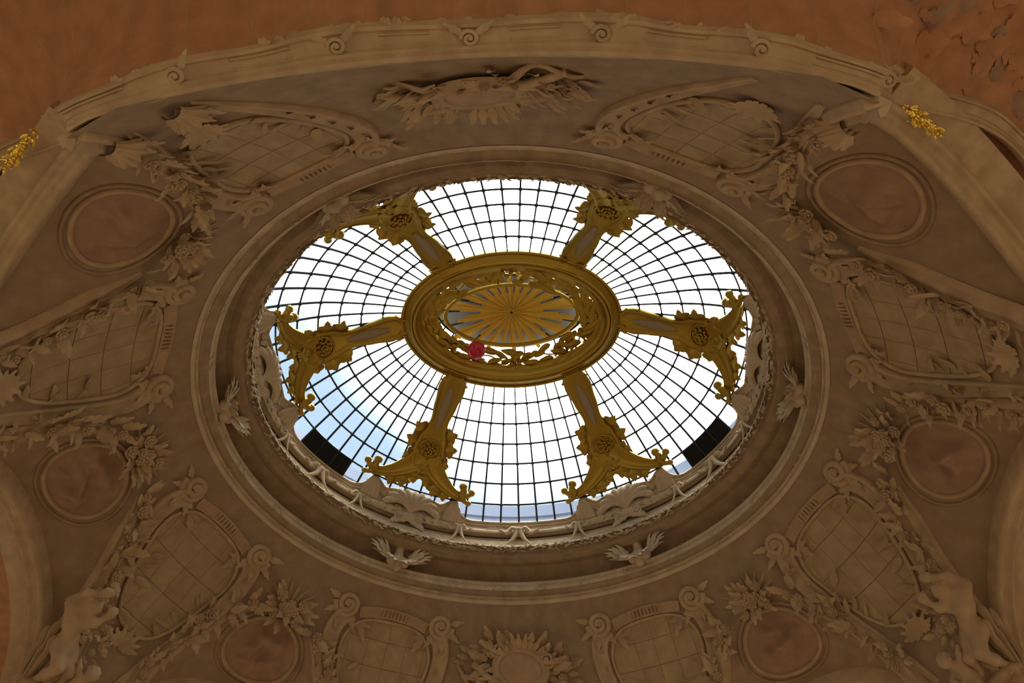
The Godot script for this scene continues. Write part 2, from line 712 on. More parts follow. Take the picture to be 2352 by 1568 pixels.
func drum() -> void:
	var st := tool()
	# plain fascia and soffit under the garland, cavetto and groove above it, then the roll
	ring(st, [arc_run(2.745, 13.22, 0.075, -60, 190, 8)]
		+ [[Vector2(2.70, 13.28), Vector2(2.80, 13.32), Vector2(2.86, 13.42), Vector2(2.87, 13.58)]] + lines([Vector2(2.87, 13.58), Vector2(2.96, 13.62), Vector2(2.96, 13.74)]) + [arc_run(2.89, 13.83, 0.085, -60, 215, 10)], 1.0)
	var o := struct("trim_3", done(st), pale, "pale stucco drum moulding below the glass with leaf garland and roll", "moulding")
	st = tool()
	ring(st, lines([Vector2(3.14, 13.04), Vector2(2.98, 13.0), Vector2(2.84, 13.03), Vector2(2.80, 13.16), Vector2(2.74, 13.16)]), 1.0)
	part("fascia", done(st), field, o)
	st = tool()
	var rows := []
	var lip := []
	for i in 1441:
		var t := 0.25 * (i % 1440)
		var e := low_edge(t)
		var row := PackedVector3Array()
		var row2 := PackedVector3Array()
		var hi := glass_h(e) - 0.03
		for j in 9:
			var f := j / 8.0
			row.append(P(t, lerpf(2.84, e, f) + 0.05 * sin(PI * f) , lerpf(13.88, hi, f)))
		row2.append(row[8])
		row2.append(P(t, e + 0.02, hi + 0.05))
		row2.append(P(t, e + 0.30, glass_h(e + 0.3) + 0.02))
		row2.append(P(t, 3.2, 13.5))
		rows.append(row)
		lip.append(row2)
	grid(st, rows, 1)
	grid(st, lip, 2)
	part("cap", done(st), pale, o)
	# a raised rim along the edge of the glass
	var pts := []
	var ups := []
	for i in 720:
		var t := 0.5 * i
		var e := low_edge(t)
		pts.append(P(t, e + 0.01, glass_h(e) - 0.05))
		ups.append(Vector3.DOWN)
	st = tool()
	sweep(st, along(pts, ups, true), circle(0.032, 7), [], true)
	part("rim", done(st), pale, o)
	pts = []
	for i in 720:
		var t := 0.5 * i
		var e := low_edge(t)
		pts.append(P(t, lerpf(2.84, e, 0.66) + 0.03, lerpf(13.88, glass_h(e) - 0.03, 0.66)))
	st = tool()
	sweep(st, along(pts, ups, true), circle(0.026, 6), [], true)
	part("rim", done(st), pale, o)
	# the leaf garland: hundreds of little leaves laid round the roll
	var mm := MultiMesh.new()
	mm.transform_format = MultiMesh.TRANSFORM_3D
	mm.mesh = leaf_b
	mm.instance_count = 1500
	for i in 1500:
		var t := 360.0 * i / 1500.0
		var a := rng.randf_range(-1.2, 3.4)
		var up := -nr(t) * cos(a - 1.0) + Vector3(0, -sin(a - 1.0), 0)
		var tang := Vector3.UP.cross(nr(t))
		var dirv := (tang * (1.0 if fposmod(t, 60.0) < 30.0 else -1.0) + up * 0.4 + Vector3(0, rng.randf_range(-0.5, 0.5), 0))
		var s := rng.randf_range(0.09, 0.14)
		mm.set_instance_transform(i, look(dirv, up, P(t, 2.745, 13.22) + up * 0.06, Vector3(s, s, s)))
	var mi := MultiMeshInstance3D.new()
	mi.name = "garland_leaf"
	mi.multimesh = mm
	mi.material_override = pale
	mi.set_meta("kind", "stuff")
	o.add_child(mi, true)
	# ribbon knots and leaf sheaths on the roll
	for r in 6:
		var a0: float = RIB[r]
		var a1: float = RIB[(r + 1) % 6]
		var mid := a0 + fposmod(a1 - a0, 360.0) * 0.5
		for s in [-1.0, 1.0]:
			for k in 11:
				var t: float = a0 + s * (4.0 + k * 1.0)
				var sz := 0.52 - k * 0.022
				part("sheath_leaf", leaf_d if k % 2 else leaf_a, pale, o, look(Vector3.UP.cross(nr(t)) * s + Vector3(0, 0.22 - 0.06 * (k % 3), 0), -nr(t) + Vector3(0, -0.35, 0), P(t, 2.80, 13.93 - 0.012 * k), Vector3(sz * 0.6, sz * 0.8, sz)))
			# a strap hanging from the roll across the groove
			var strap: float = a0 + s * 15.5
			bow(o, strap, 0.8)
			# leaves climbing to the gilt feet
			for k in 5:
				var t: float = a0 + s * (10.5 + k * 1.2)
				part("foot_leaf", leaf_a, pale, o, look((S(GLASS, a0 + s * 13.0, 2.45) - P(t, 2.80, 13.98)), -nr(t) + Vector3(0, -0.6, 0), P(t, 2.79, 13.98), Vector3(0.26, 0.40, 0.48)))
			for k in 6:
				part("foot_leaf", leaf_c, pale, o, look(Vector3.UP.cross(nr(a0)) * s * (0.7 - 0.2 * k) + Vector3(0, 0.9, 0), -nr(a0) + Vector3(0, -0.5, 0), P(a0 + s * (8.0 + k * 1.1), 2.75, 14.08 + 0.06 * (k % 3)), Vector3(0.26, 0.34, 0.30)))
		bow(o, mid, 1.2)
		shell_ornament(r, a0)
		# sunk slots either side of the bow
		for s in [-1.0, 1.0]:
			st = tool()
			for e in [[0.0, 0.05], [0.0, -0.05]]:
				var q := []
				for i in 7:
					q.append(P(mid + s * (4.5 + i * 0.9), 2.865 + e[1] * 0.1, 14.04 + e[1]))
				sweep(st, along(q, [-nr(mid)]), circle(0.012, 5))
			part("slot_bead", done(st), pale, o)


func bow(o: Node3D, t: float, s: float) -> void:
	var tang := Vector3.UP.cross(nr(t))
	var out := -nr(t)
	var c := P(t, 2.78, 13.86)
	part("knot", ball_m, pale, o, look(tang, out, c, Vector3(0.07, 0.06, 0.09) * s))
	for k in [-1.0, 1.0]:
		var st := tool()
		var pts := []
		for i in 9:
			var f := i / 8.0
			pts.append(c + tang * k * s * (0.05 + 0.34 * f) + Vector3(0, 0.05 * sin(f * 7.0) - 0.03 * f, 0) + out * (0.05 * sin(f * 9.0) - 0.02))
		sweep(st, along(pts, [out]), [Vector2(-0.05, 0), Vector2(0, 0.03), Vector2(0.05, 0), Vector2(0, -0.015), Vector2(-0.05, 0)], range(9).map(func(i): return s * (1.3 - absf(i - 3.0) * 0.16)))
		part("ribbon_loop", done(st), pale, o)
		st = tool()
		pts = []
		for i in 9:
			var f := i / 8.0
			pts.append(P(t + k * s * (0.5 + 3.0 * f * f), lerpf(2.80, 2.83, f), lerpf(13.82, 13.36, f)) + out * 0.04)
		sweep(st, along(pts, [out]), [Vector2(-0.05, 0), Vector2(0, 0.03), Vector2(0.05, 0), Vector2(0, -0.015), Vector2(-0.05, 0)], range(9).map(func(i): return s * (1.3 - i * 0.11)))
		part("ribbon_tail", done(st), pale, o)


const RIB_WHERE := ["at the dome's right end", "at the upper right", "at the upper left", "at the dome's left end", "at the lower left", "at the lower right"]


func shell_ornament(r: int, t: float) -> void:
	var at := P(t, 2.76, 13.92)
	var o := thing("shell", "fluted stucco shell on the drum below the gilt rib " + RIB_WHERE[r], "shell", at, "stucco shells under the gilt ribs")
	var tang := Vector3.UP.cross(nr(t))
	var out := (-nr(t) + Vector3(0, -0.35, 0)).normalized()
	var upv := (Vector3.UP + nr(t) * -0.42).normalized()
	for k in 9:
		var a := deg_to_rad(lerpf(-66, 66, k / 8.0))
		var st := tool()
		var pts := []
		for i in 10:
			var f := i / 9.0
			var b := a * (0.45 + 0.75 * f)
			var dirv := tang * sin(b) + upv * cos(b)
			pts.append(at - upv * 0.06 + dirv * (0.05 + 0.54 * f) * (1.0 + 0.25 * absf(sin(a))) + out * (0.03 + 0.10 * sin(f * 2.6) - 0.07 * f * f))
		sweep(st, along(pts, [out]), [Vector2(-1, -0.5), Vector2(-0.8, 0.2), Vector2(0, 0.55), Vector2(0.8, 0.2), Vector2(1, -0.5)], range(10).map(func(i): return 0.02 + 0.0085 * i - (0.035 if i == 9 else 0.0)))
		part("flute", done(st), pale, o)
	part("boss", ball_m, pale, o, look(tang, out, at - upv * 0.12 + out * 0.02, Vector3(0.12, 0.07, 0.20)))
	for s in [-1.0, 1.0]:
		part("scroll", volute_mesh(1.9), pale, o, look(tang * s, out, at - upv * 0.16 + tang * s * 0.22 + out * 0.03, Vector3(0.13, 0.13, 0.13) ))
		for k in 3:
			part("leaf", leaf_a, pale, o, look(tang * s - upv * (0.4 + 0.25 * k), out, at - upv * 0.18 + tang * s * 0.10 * k + out * 0.05, Vector3(0.26, 0.26, 0.34)))


# a spiral roll lying in the x z plane, about one unit across
func volute_mesh(turns: float) -> ArrayMesh:
	var st := tool()
	var pts := []
	var sc := []
	var n := int(turns * 14)
	for i in n + 1:
		var f := float(i) / n
		var a := f * turns * TAU
		var r := lerpf(0.9, 0.12, f)
		pts.append(Vector3(cos(a) * r, 0.12 + 0.35 * f, sin(a) * r))
		sc.append(lerpf(1.0, 0.75, f))
	sweep(st, along(pts, [Vector3.UP]), [Vector2(-0.20, -0.3), Vector2(-0.20, 0.10), Vector2(-0.08, 0.16), Vector2(0.08, 0.06), Vector2(0.20, 0.10), Vector2(0.20, -0.3)], sc)
	blob(st, Vector3(0, 0.4, 0), Vector3(0.2, 0.2, 0.2), Basis(), 8, 5, 5)
	return done(st)


# ---------------------------------------------------------------- the glazed dome
func bar_t(k: int) -> float:
	var f := deg_to_rad(k * 5.0)
	return rad_to_deg(f - 0.0211 * sin(2 * f) + 0.0224 * sin(4 * f))


func dome() -> void:
	var o := thing("window_1", "oval glazed dome of clear panes in a dark iron grid", "skylight", P(0, 0, 14.0))
	o.set_meta("kind", "structure")
	var glass := StandardMaterial3D.new()
	glass.albedo_color = Color(0.80, 0.88, 0.92, 0.06)
	glass.transparency = BaseMaterial3D.TRANSPARENCY_ALPHA
	glass.roughness = 0.03
	glass.metallic_specular = 0.4
	var mesh_m := StandardMaterial3D.new()
	mesh_m.albedo_color = Color(0.012, 0.011, 0.010).linear_to_srgb()
	mesh_m.roughness = 0.9
	var rowsd := [0.03, 0.458, 0.917, 1.37, 1.79, 2.18, 2.56, 3.05]
	var rest := tool()
	for j in range(6, -1, -1):
		for k in 72:
			var ta := bar_t(k) + 0.12
			var tb := bar_t(k + 1) - 0.12 if k < 71 else 359.88
			var da: float = rowsd[j] + 0.01
			var db: float = rowsd[j + 1] - 0.01
			var st := tool() if j >= 3 else rest
			st.set_smooth_group(-1)
			var vent: bool = j == 6 and ((k >= 40 and k < 43) or (k >= 65 and k < 68))
			var lo := []
			var hi := []
			for q in [[ta, da], [tb, da], [tb, db], [ta, db]]:
				var p := S(GLASS, q[0], q[1])
				lo.append(p)
				hi.append(p + Vector3(0, 0.012, 0) + nr(q[0]) * 0.006)
			quad(st, lo[0], lo[1], lo[2], lo[3])
			quad(st, hi[3], hi[2], hi[1], hi[0])
			for i in 4:
				quad(st, lo[i], hi[i], hi[(i + 1) % 4], lo[(i + 1) % 4])
			if vent:
				# a dark ventilation panel in place of glass: a sheet under a wire grid with two ribs
				var v := part("vent_panel", done(st), mesh_m, o)
				var wire := tool()
				wire.set_smooth_group(-1)
				for i in 15:
					var f := (i + 0.5) / 15.0
					tube(wire, [S(GLASS, lerpf(ta, tb, f), da) + Vector3(0, -0.01, 0), S(GLASS, lerpf(ta, tb, f), db) + Vector3(0, -0.01, 0)], 0.002, 0.002, Vector3.UP, 3)
					tube(wire, [S(GLASS, ta, lerpf(da, db, f)) + Vector3(0, -0.01, 0), S(GLASS, tb, lerpf(da, db, f)) + Vector3(0, -0.01, 0)], 0.002, 0.002, Vector3.UP, 3)
				part("wire_grid", done(wire), iron, v)
				var rib := tool()
				tube(rib, [S(GLASS, ta, lerpf(da, db, 0.75)) + Vector3(0, -0.02, 0), S(GLASS, tb, lerpf(da, db, 0.72)) + Vector3(0, -0.02, 0)], 0.008, 0.008, Vector3.UP, 5)
				part("stiffener", done(rib), gold if false else stone, v)
			elif j >= 3:
				part("pane", done(st), glass, o)
	part("pane", done(rest), glass, o).set_meta("kind", "stuff")
	for k in 72:
		var pts := []
		for i in 17:
			pts.append(S(GLASS, bar_t(k), lerpf(0.0, 3.05, i / 16.0)) + Vector3(0, -0.012, 0))
		var st := tool()
		sweep(st, along(pts, [Vector3.DOWN]), [Vector2(-0.020, -0.03), Vector2(-0.023, 0.008), Vector2(0, 0.024), Vector2(0.023, 0.008), Vector2(0.020, -0.03)], range(17).map(func(i): return 0.62 + 0.42 * i / 16.0))
		part("glazing_bar", done(st), iron, o)
	for j in range(1, 7):
		var pts := []
		for k in 288:
			pts.append(S(GLASS, k * 1.25, rowsd[j]) + Vector3(0, -0.012, 0))
		var st := tool()
		sweep(st, along(pts, [Vector3.DOWN], true), [Vector2(-0.015, -0.02), Vector2(-0.018, 0.008), Vector2(0.018, 0.008), Vector2(0.015, -0.02)], [], true)
		part("glazing_ring", done(st), iron, o)
	var mm := MultiMesh.new()
	mm.transform_format = MultiMesh.TRANSFORM_3D
	mm.mesh = ball_m
	mm.instance_count = 432
	var c := 0
	for j in range(1, 7):
		for k in 72:
			mm.set_instance_transform(c, Transform3D(Basis().scaled(Vector3(0.044, 0.03, 0.044)), S(GLASS, bar_t(k), rowsd[j]) + Vector3(0, -0.02, 0) - o.position))
			c += 1
	var mi := MultiMeshInstance3D.new()
	mi.name = "bar_joint"
	mi.multimesh = mm
	mi.material_override = iron
	mi.set_meta("kind", "stuff")
	o.add_child(mi, true)
	# the curb and parapet outside, seen through the lowest panes
	var curb := StandardMaterial3D.new()
	curb.albedo_color = Color(0.27, 0.34, 0.47).linear_to_srgb()
	curb.roughness = 0.5
	var st := tool()
	ring(st, lines([Vector2(3.1, 13.7), Vector2(3.75, 13.7), Vector2(3.75, 15.28), Vector2(3.71, 15.28), Vector2(3.71, 15.33), Vector2(3.75, 15.33), Vector2(3.75, 15.72), Vector2(3.95, 15.75), Vector2(3.95, 13.2), Vector2(3.45, 13.3)]), 2.0)
	struct("wall_parapet", done(st), curb)


# ---------------------------------------------------------------- gilt work of the dome
func strip(st: SurfaceTool, fr: Array, half: Array, prof: Array, sg := 1) -> void:      # profile x scaled by half, y in metres
	var rows := []
	for i in fr.size():
		var row := PackedVector3Array()
		for q in prof:
			row.append((fr[i] as Transform3D) * Vector3(q.x * half[i], q.y, 0))
		rows.append(row)
	grid(st, rows, sg)
	for row in [rows[0], rows[-1]]:
		st.set_smooth_group(sg + 1)
		for j in range(1, row.size() - 1):
			st.add_vertex(row[0]); st.add_vertex(row[j]); st.add_vertex(row[j + 1])


func table(keys: Array, x: float) -> float:
	for i in keys.size() - 1:
		if x <= keys[i + 1].x:
			var f := smoothstep(0.0, 1.0, clampf((x - keys[i].x) / (keys[i + 1].x - keys[i].x), 0.0, 1.0))
			return lerpf(keys[i].y, keys[i + 1].y, f)
	return keys[-1].y


func ribs() -> void:
	var widths := [Vector2(-0.14, 0.19), Vector2(0.02, 0.20), Vector2(0.14, 0.30), Vector2(0.32, 0.33), Vector2(0.7, 0.28), Vector2(1.1, 0.225), Vector2(1.3, 0.25), Vector2(1.52, 0.36), Vector2(1.8, 0.41), Vector2(2.02, 0.36), Vector2(2.14, 0.24)]
	var names := ["with its scroll feet at the right end of the dome", "at the far right, its flower close under the drum", "at the far left, its flower close under the drum", "with its scroll feet at the left end of the dome", "left of the lowest glass bay", "right of the lowest glass bay"]
	for r in 6:
		var t: float = RIB[r]
		var o := thing("gilt_rib", "gilt dome rib " + names[r], "rib", S(GLASS, t, 1.0), "gilt ribs of the dome")
		var path := []
		var half := []
		var inl := []
		for i in 37:
			var d := lerpf(-0.14, 2.14, i / 36.0)
			path.append(Vector2(t, d))
			half.append(table(widths, d))
			if d > 0.25 and d < 1.30:
				inl.append(Vector2(t, d))
		var fr := surf_path(GLASS, path, 0.06)
		var st := tool()
		strip(st, fr, half, [Vector2(-1, -0.05), Vector2(-1, 0.03), Vector2(-0.93, 0.065), Vector2(-0.82, 0.07), Vector2(-0.72, 0.035), Vector2(-0.5, 0.02), Vector2(0, 0.03), Vector2(0.5, 0.02), Vector2(0.72, 0.035), Vector2(0.82, 0.07), Vector2(0.93, 0.065), Vector2(1, 0.03), Vector2(1, -0.05)])
		part("shaft", done(st), gold, o)
		st = tool()
		strip(st, surf_path(GLASS, inl, 0.085), inl.map(func(q): return 0.11 * sin(PI * clampf((q.y - 0.22) / 1.12, 0.02, 0.98)) + 0.02), [Vector2(-1, -0.02), Vector2(-0.9, 0.015), Vector2(0, 0.03), Vector2(0.9, 0.015), Vector2(1, -0.02)])
		part("inlay", done(st), rib_grey, o)
		var c := F(GLASS, t, 1.74, 0.10)
		# rosette in an oval frame
		st = tool()
		var ov := []
		for i in 24:
			ov.append(c * Vector3(cos(TAU * i / 24.0) * 0.27, 0.0, sin(TAU * i / 24.0) * 0.23))
		sweep(st, along(ov, [c.basis.y], true), circle(0.03, 6), [], true)
		part("rosette_frame", done(st), gold, o)
		var ro := part("rosette", rose_m, gold, o, Transform3D(c.basis.scaled_local(Vector3(0.17, 0.2, 0.17)), c.origin))
		for k in 9:
			var a := TAU * k / 9.0
			part("berry", ball_m, gold, ro, Transform3D(c.basis.scaled_local(Vector3(0.035, 0.035, 0.035)), c * Vector3(cos(a) * 0.17, 0.03, sin(a) * 0.15)))
		for s in [-1.0, 1.0]:
			# crest leaves standing out beside the flower
			for q in [[0.26, -0.34, 0.85, -0.55, 0.40], [0.32, -0.06, 1.0, -0.30, 0.42], [0.32, 0.20, 1.0, 0.25, 0.34], [0.16, -0.50, 0.45, -1.0, 0.22]]:
				part("crest_leaf", leaf_d, gold, o, look(c.basis * Vector3(s * q[2], 0.12, q[3]), c.basis.y, c * Vector3(s * q[0] * 0.8, -0.04, q[1]), Vector3(q[4] * 1.25, q[4], q[4])))
			# the leg: a scroll-edged band swinging out to its foot
			var leg := []
			var lh := []
			for q in smooth_path([Vector2(0.10, 1.92), Vector2(0.30, 2.12), Vector2(0.58, 2.30), Vector2(0.88, 2.44), Vector2(1.12, 2.50)], 16):
				leg.append(Vector2(t + s * q.x / spd(t, q.y), q.y))
			for i in 17:
				lh.append(lerpf(0.27, 0.115, smoothstep(0.0, 0.9, i / 16.0)))
			st = tool()
			strip(st, surf_path(GLASS, leg, 0.06), lh, [Vector2(-1, -0.06), Vector2(-1, 0.05), Vector2(-0.8, 0.09), Vector2(-0.55, 0.04), Vector2(0, 0.06), Vector2(0.55, 0.04), Vector2(0.8, 0.09), Vector2(1, 0.05), Vector2(1, -0.06)])
			var l := part("leg", done(st), gold, o)
			part("knob", ball_m, gold, l, Transform3D(Basis().scaled(Vector3(0.075, 0.07, 0.075)), S(GLASS, t + s * 0.50 / spd(t, 2.0), 1.98) + Vector3(0, -0.07, 0)))
			for q in [[0.22, 2.14, -0.25, 1.0, 0.42], [0.42, 2.26, -0.1, 1.0, 0.44], [0.08, 2.02, -0.5, 0.8, 0.36], [0.64, 2.36, 0.1, 1.0, 0.36]]:
				var f := F(GLASS, t + s * q[0] / spd(t, q[1]), q[1], 0.07)
				part("lobe_leaf", leaf_d, gold, l, look(f.basis * Vector3(s * q[2], 0.05, q[3]), f.basis.y, f.origin, Vector3(q[4] * 1.3, q[4], q[4])))
			var ft := F(GLASS, t + s * 1.12 / spd(t, 2.47), 2.47, 0.08)
			for q in [[0.02, -0.22, 0.115], [0.24, -0.10, 0.10], [0.20, 0.16, 0.08]]:
				st = tool()
				var pts := []
				for i in 10:
					var f := i / 9.0
					var bend := Vector3(-q[1], 0, q[0]) * 0.28 * sin(f * PI)
					pts.append(ft * Vector3(s * (q[0] * f + bend.x * 0.5), 0.02 + 0.03 * sin(f * PI), q[1] * f + bend.z * 0.5))
				tube(st, pts, q[2] * 0.95, q[2] * 0.6, ft.basis.y, 8)
				blob(st, pts[9], Vector3.ONE * q[2] * 0.92, Basis(), 9, 6, 5)
				part("foot_scroll", done(st), gold, l)
		# clasp over the oval ring
		var n := F(GLASS, t, -0.05, 0.10)
		for s in [-1.0, 1.0]:
			part("clasp_leaf", leaf_a, gold, o, look(n.basis * Vector3(s * 0.9, 0.1, 0.5), n.basis.y, n * Vector3(s * 0.10, 0.0, 0.10), Vector3(0.26, 0.24, 0.26)))
			part("clasp_scroll", volute_mesh(1.4), gold, o, Transform3D(n.basis.scaled_local(Vector3(s * 0.11, 0.13, 0.11)), n * Vector3(s * 0.14, 0.0, -0.16)))
			part("clasp_leaf", leaf_c, gold, o, look(n.basis * Vector3(s * 1.0, 0.0, -0.5), n.basis.y, n * Vector3(s * 0.14, -0.03, 0.32), Vector3(0.22, 0.22, 0.24)))

var rib_grey: StandardMaterial3D


func medallion() -> void:
	var st := tool()
	ring(st, lines([Vector2(0.05, 16.04), Vector2(0.055, 15.92)]) + [arc_run(0.02, 15.92, 0.035, 0, -180, 6), [Vector2(-0.015, 15.92), Vector2(-0.03, 15.90), Vector2(-0.09, 15.88), Vector2(-0.165, 15.835)], arc_run(-0.195, 15.835, 0.03, 0, -180, 6), [Vector2(-0.225, 15.835), Vector2(-0.225, 15.85)], arc_run(-0.27, 15.85, 0.045, 0, -180, 7), [Vector2(-0.315, 15.85), Vector2(-0.35, 15.96), Vector2(-0.42, 16.04), Vector2(-0.50, 16.07)], [Vector2(-0.50, 16.07), Vector2(-0.50, 16.14), Vector2(-0.3, 16.14)]], 1.0)
	var o := thing("gilt_ring", "moulded oval gilt ring at the crown of the dome, joining all six ribs", "ring", P(90, -1.77, 15.9))
	part("moulding", done(st), gold, o)
	st = tool()
	ring(st, [arc_run(-0.95, 16.28, 0.05, 0, 360, 8)], 2.0)
	part("inner_band", done(st), gold, o)
	for k in 12:
		st = tool()
		var t := k * 30.0 + 8.0
		tube(st, [P(t, -0.45, 16.10), P(t, -0.93, 16.28)], 0.018, 0.018, Vector3.UP, 5)
		part("stay", done(st), iron, o)
	# the laurel wreath inside it
	var w := thing("laurel_wreath", "openwork gilt laurel wreath lining the oval ring, sky showing between its leaves", "wreath", P(0, -0.7, 16.1))
	for k in 70:
		var t := 360.0 * k / 70.0
		var tang := (P(t + 1.0, -0.68, 0) - P(t - 1.0, -0.68, 0)).normalized()
		if fposmod(t - 90.0, 360.0) > 180.0:
			tang = -tang
		for s in [-1.0, 1.0]:
			var z: Vector3 = tang - nr(t) * s * rng.randf_range(-0.5, 1.5) + Vector3(0, rng.randf_range(-0.25, 0.25), 0)
			var sz := rng.randf_range(0.30, 0.46)
			part("leaf", leaf_b, gold, w, look(z, Vector3.DOWN, P(t + rng.randf_range(-1.5, 1.5), -0.65 + s * 0.15 + rng.randf_range(-0.05, 0.05), 16.12 - s * 0.03 + rng.randf_range(-0.03, 0.03)), Vector3(sz * 1.1, sz, sz)))
	for s in [-1.0, 1.0]:
		st = tool()
		var pts := []
		for i in 61:
			var t: float = 90.0 + s * 3.0 * i
			pts.append(P(t, -0.64 + 0.06 * sin(i * 0.9), 16.14))
		tube(st, pts, 0.022, 0.022, Vector3.UP, 6)
		part("stem", done(st), gold, w)
	for t in [0.0, 90.0, 180.0, 270.0]:
		for k in 4:
			part("berry", ball_m, gold, w, Transform3D(Basis().scaled(Vector3(0.06, 0.06, 0.06)), P(t + (k - 1.5) * 2.4, -0.62 + 0.08 * (k % 2), 16.08)))
	# sunburst: stepped rays round a dark centre
	var sb := thing("sunburst", "large golden sunburst with stepped flat rays at the dome's crown", "sunburst", Vector3(0, 16.5 + EYE, 0))
	var nrays := 22
	for k in nrays:
		var lf: float = [1.0, 0.84, 0.96, 0.78][k % 4] * rng.randf_range(0.95, 1.05)
		var r := tool()
		for q in [[-0.066, 0.84, 0.0], [0.0, 1.0, -0.03], [0.066, 0.76, 0.012], [0.03, 0.91, -0.012]]:
			var a := TAU * (k + 0.5) / nrays
			var rad: float = 1.0 / sqrt(pow(cos(a) / 1.72, 2) + pow(sin(a) / 1.16, 2)) * lf * q[1]
			var dv := Vector3(cos(a + q[0]), 0, sin(a + q[0]))
			var hw := rad * 0.037
			var side := dv.cross(Vector3.UP)
			var y0: float = 16.46 + EYE + q[2]
			var b := Vector3(0, y0, 0) + dv * 0.02
			var e := Vector3(0, y0 - 0.02, 0) + dv * rad
			r.set_smooth_group(-1)
			var v := [b - side * 0.004, e - side * hw, e + side * hw, b + side * 0.004]
			var up := Vector3(0, 0.035, 0)
			var mid := e + Vector3(0, -0.02, 0)
			quad(r, v[0], v[1], mid, v[0])
			quad(r, v[0], mid, v[2], v[3])
			quad(r, v[0] + up, v[3] + up, v[2] + up, v[1] + up)
			quad(r, v[1], v[1] + up, v[2] + up, v[2])
			r.add_vertex(v[1]); r.add_vertex(v[2]); r.add_vertex(mid)
			quad(r, v[0], v[0] + up, v[1] + up, v[1])
			quad(r, v[2], v[2] + up, v[3] + up, v[3])
		part("ray", done(r), gold_matt, sb)
	st = tool()
	var disc := []
	for i in 7:
		var r := 0.02 + 0.42 * i / 6.0
		var row := PackedVector3Array()
		for j in 133:
			var a := TAU * (j % 132) / 132.0
			var e := 1.0 / sqrt(pow(cos(a) / 1.72, 2) + pow(sin(a) / 1.16, 2))
			row.append(Vector3(cos(a) * e * r, 16.475 + EYE + 0.012 * r * cos(a * 44.0), sin(a) * e * r))
		disc.append(row)
	grid(st, disc, 1)
	part("fluted_disc", done(st), gold_matt, sb)
	part("centre_pin", ball_m, iron, sb, Transform3D(Basis().scaled(Vector3(0.035, 0.03, 0.035)), Vector3(0, 16.41 + EYE, 0)))
	# the flat lantern glass above, frosted, on dark bars
	var frost := StandardMaterial3D.new()
	frost.albedo_color = Color(0.62, 0.68, 0.80, 0.95)
	frost.transparency = BaseMaterial3D.TRANSPARENCY_ALPHA
	frost.roughness = 0.4
	var ln := thing("window_2", "flat frosted lantern glass above the sunburst", "skylight", Vector3(0, 16.6 + EYE, 0))
	ln.set_meta("kind", "structure")
	for k in 12:
		st = tool()
		st.set_smooth_group(-1)
		var pts := []
		for i in 4:
			pts.append(P(k * 30.0 + 10.0 * i, -0.72, 16.6))
		for i in 3:
			st.add_vertex(Vector3(0, 16.61 + EYE, 0)); st.add_vertex(pts[i]); st.add_vertex(pts[i + 1])
			st.add_vertex(Vector3(0, 16.62 + EYE, 0)); st.add_vertex(pts[i + 1] + Vector3(0, 0.01, 0)); st.add_vertex(pts[i] + Vector3(0, 0.01, 0))
		part("pane", done(st), frost, ln)
		st = tool()
		tube(st, [Vector3(0, 16.59 + EYE, 0), P(k * 30.0, -0.72, 16.58), P(k * 30.0, -0.1, 16.03)], 0.02, 0.022, Vector3.UP, 5)
		part("glazing_bar", done(st), iron, ln)
	st = tool()
	ring(st, [arc_run(-0.72, 16.58, 0.025, 0, 360, 6)], 3.0)
	part("frame", done(st), iron, ln)


# ---------------------------------------------------------------- stucco of the vault
func uv(tc: float, u: float, w: float) -> Vector2:
	return Vector2(tc + u / spd(tc, D0 + w), w)


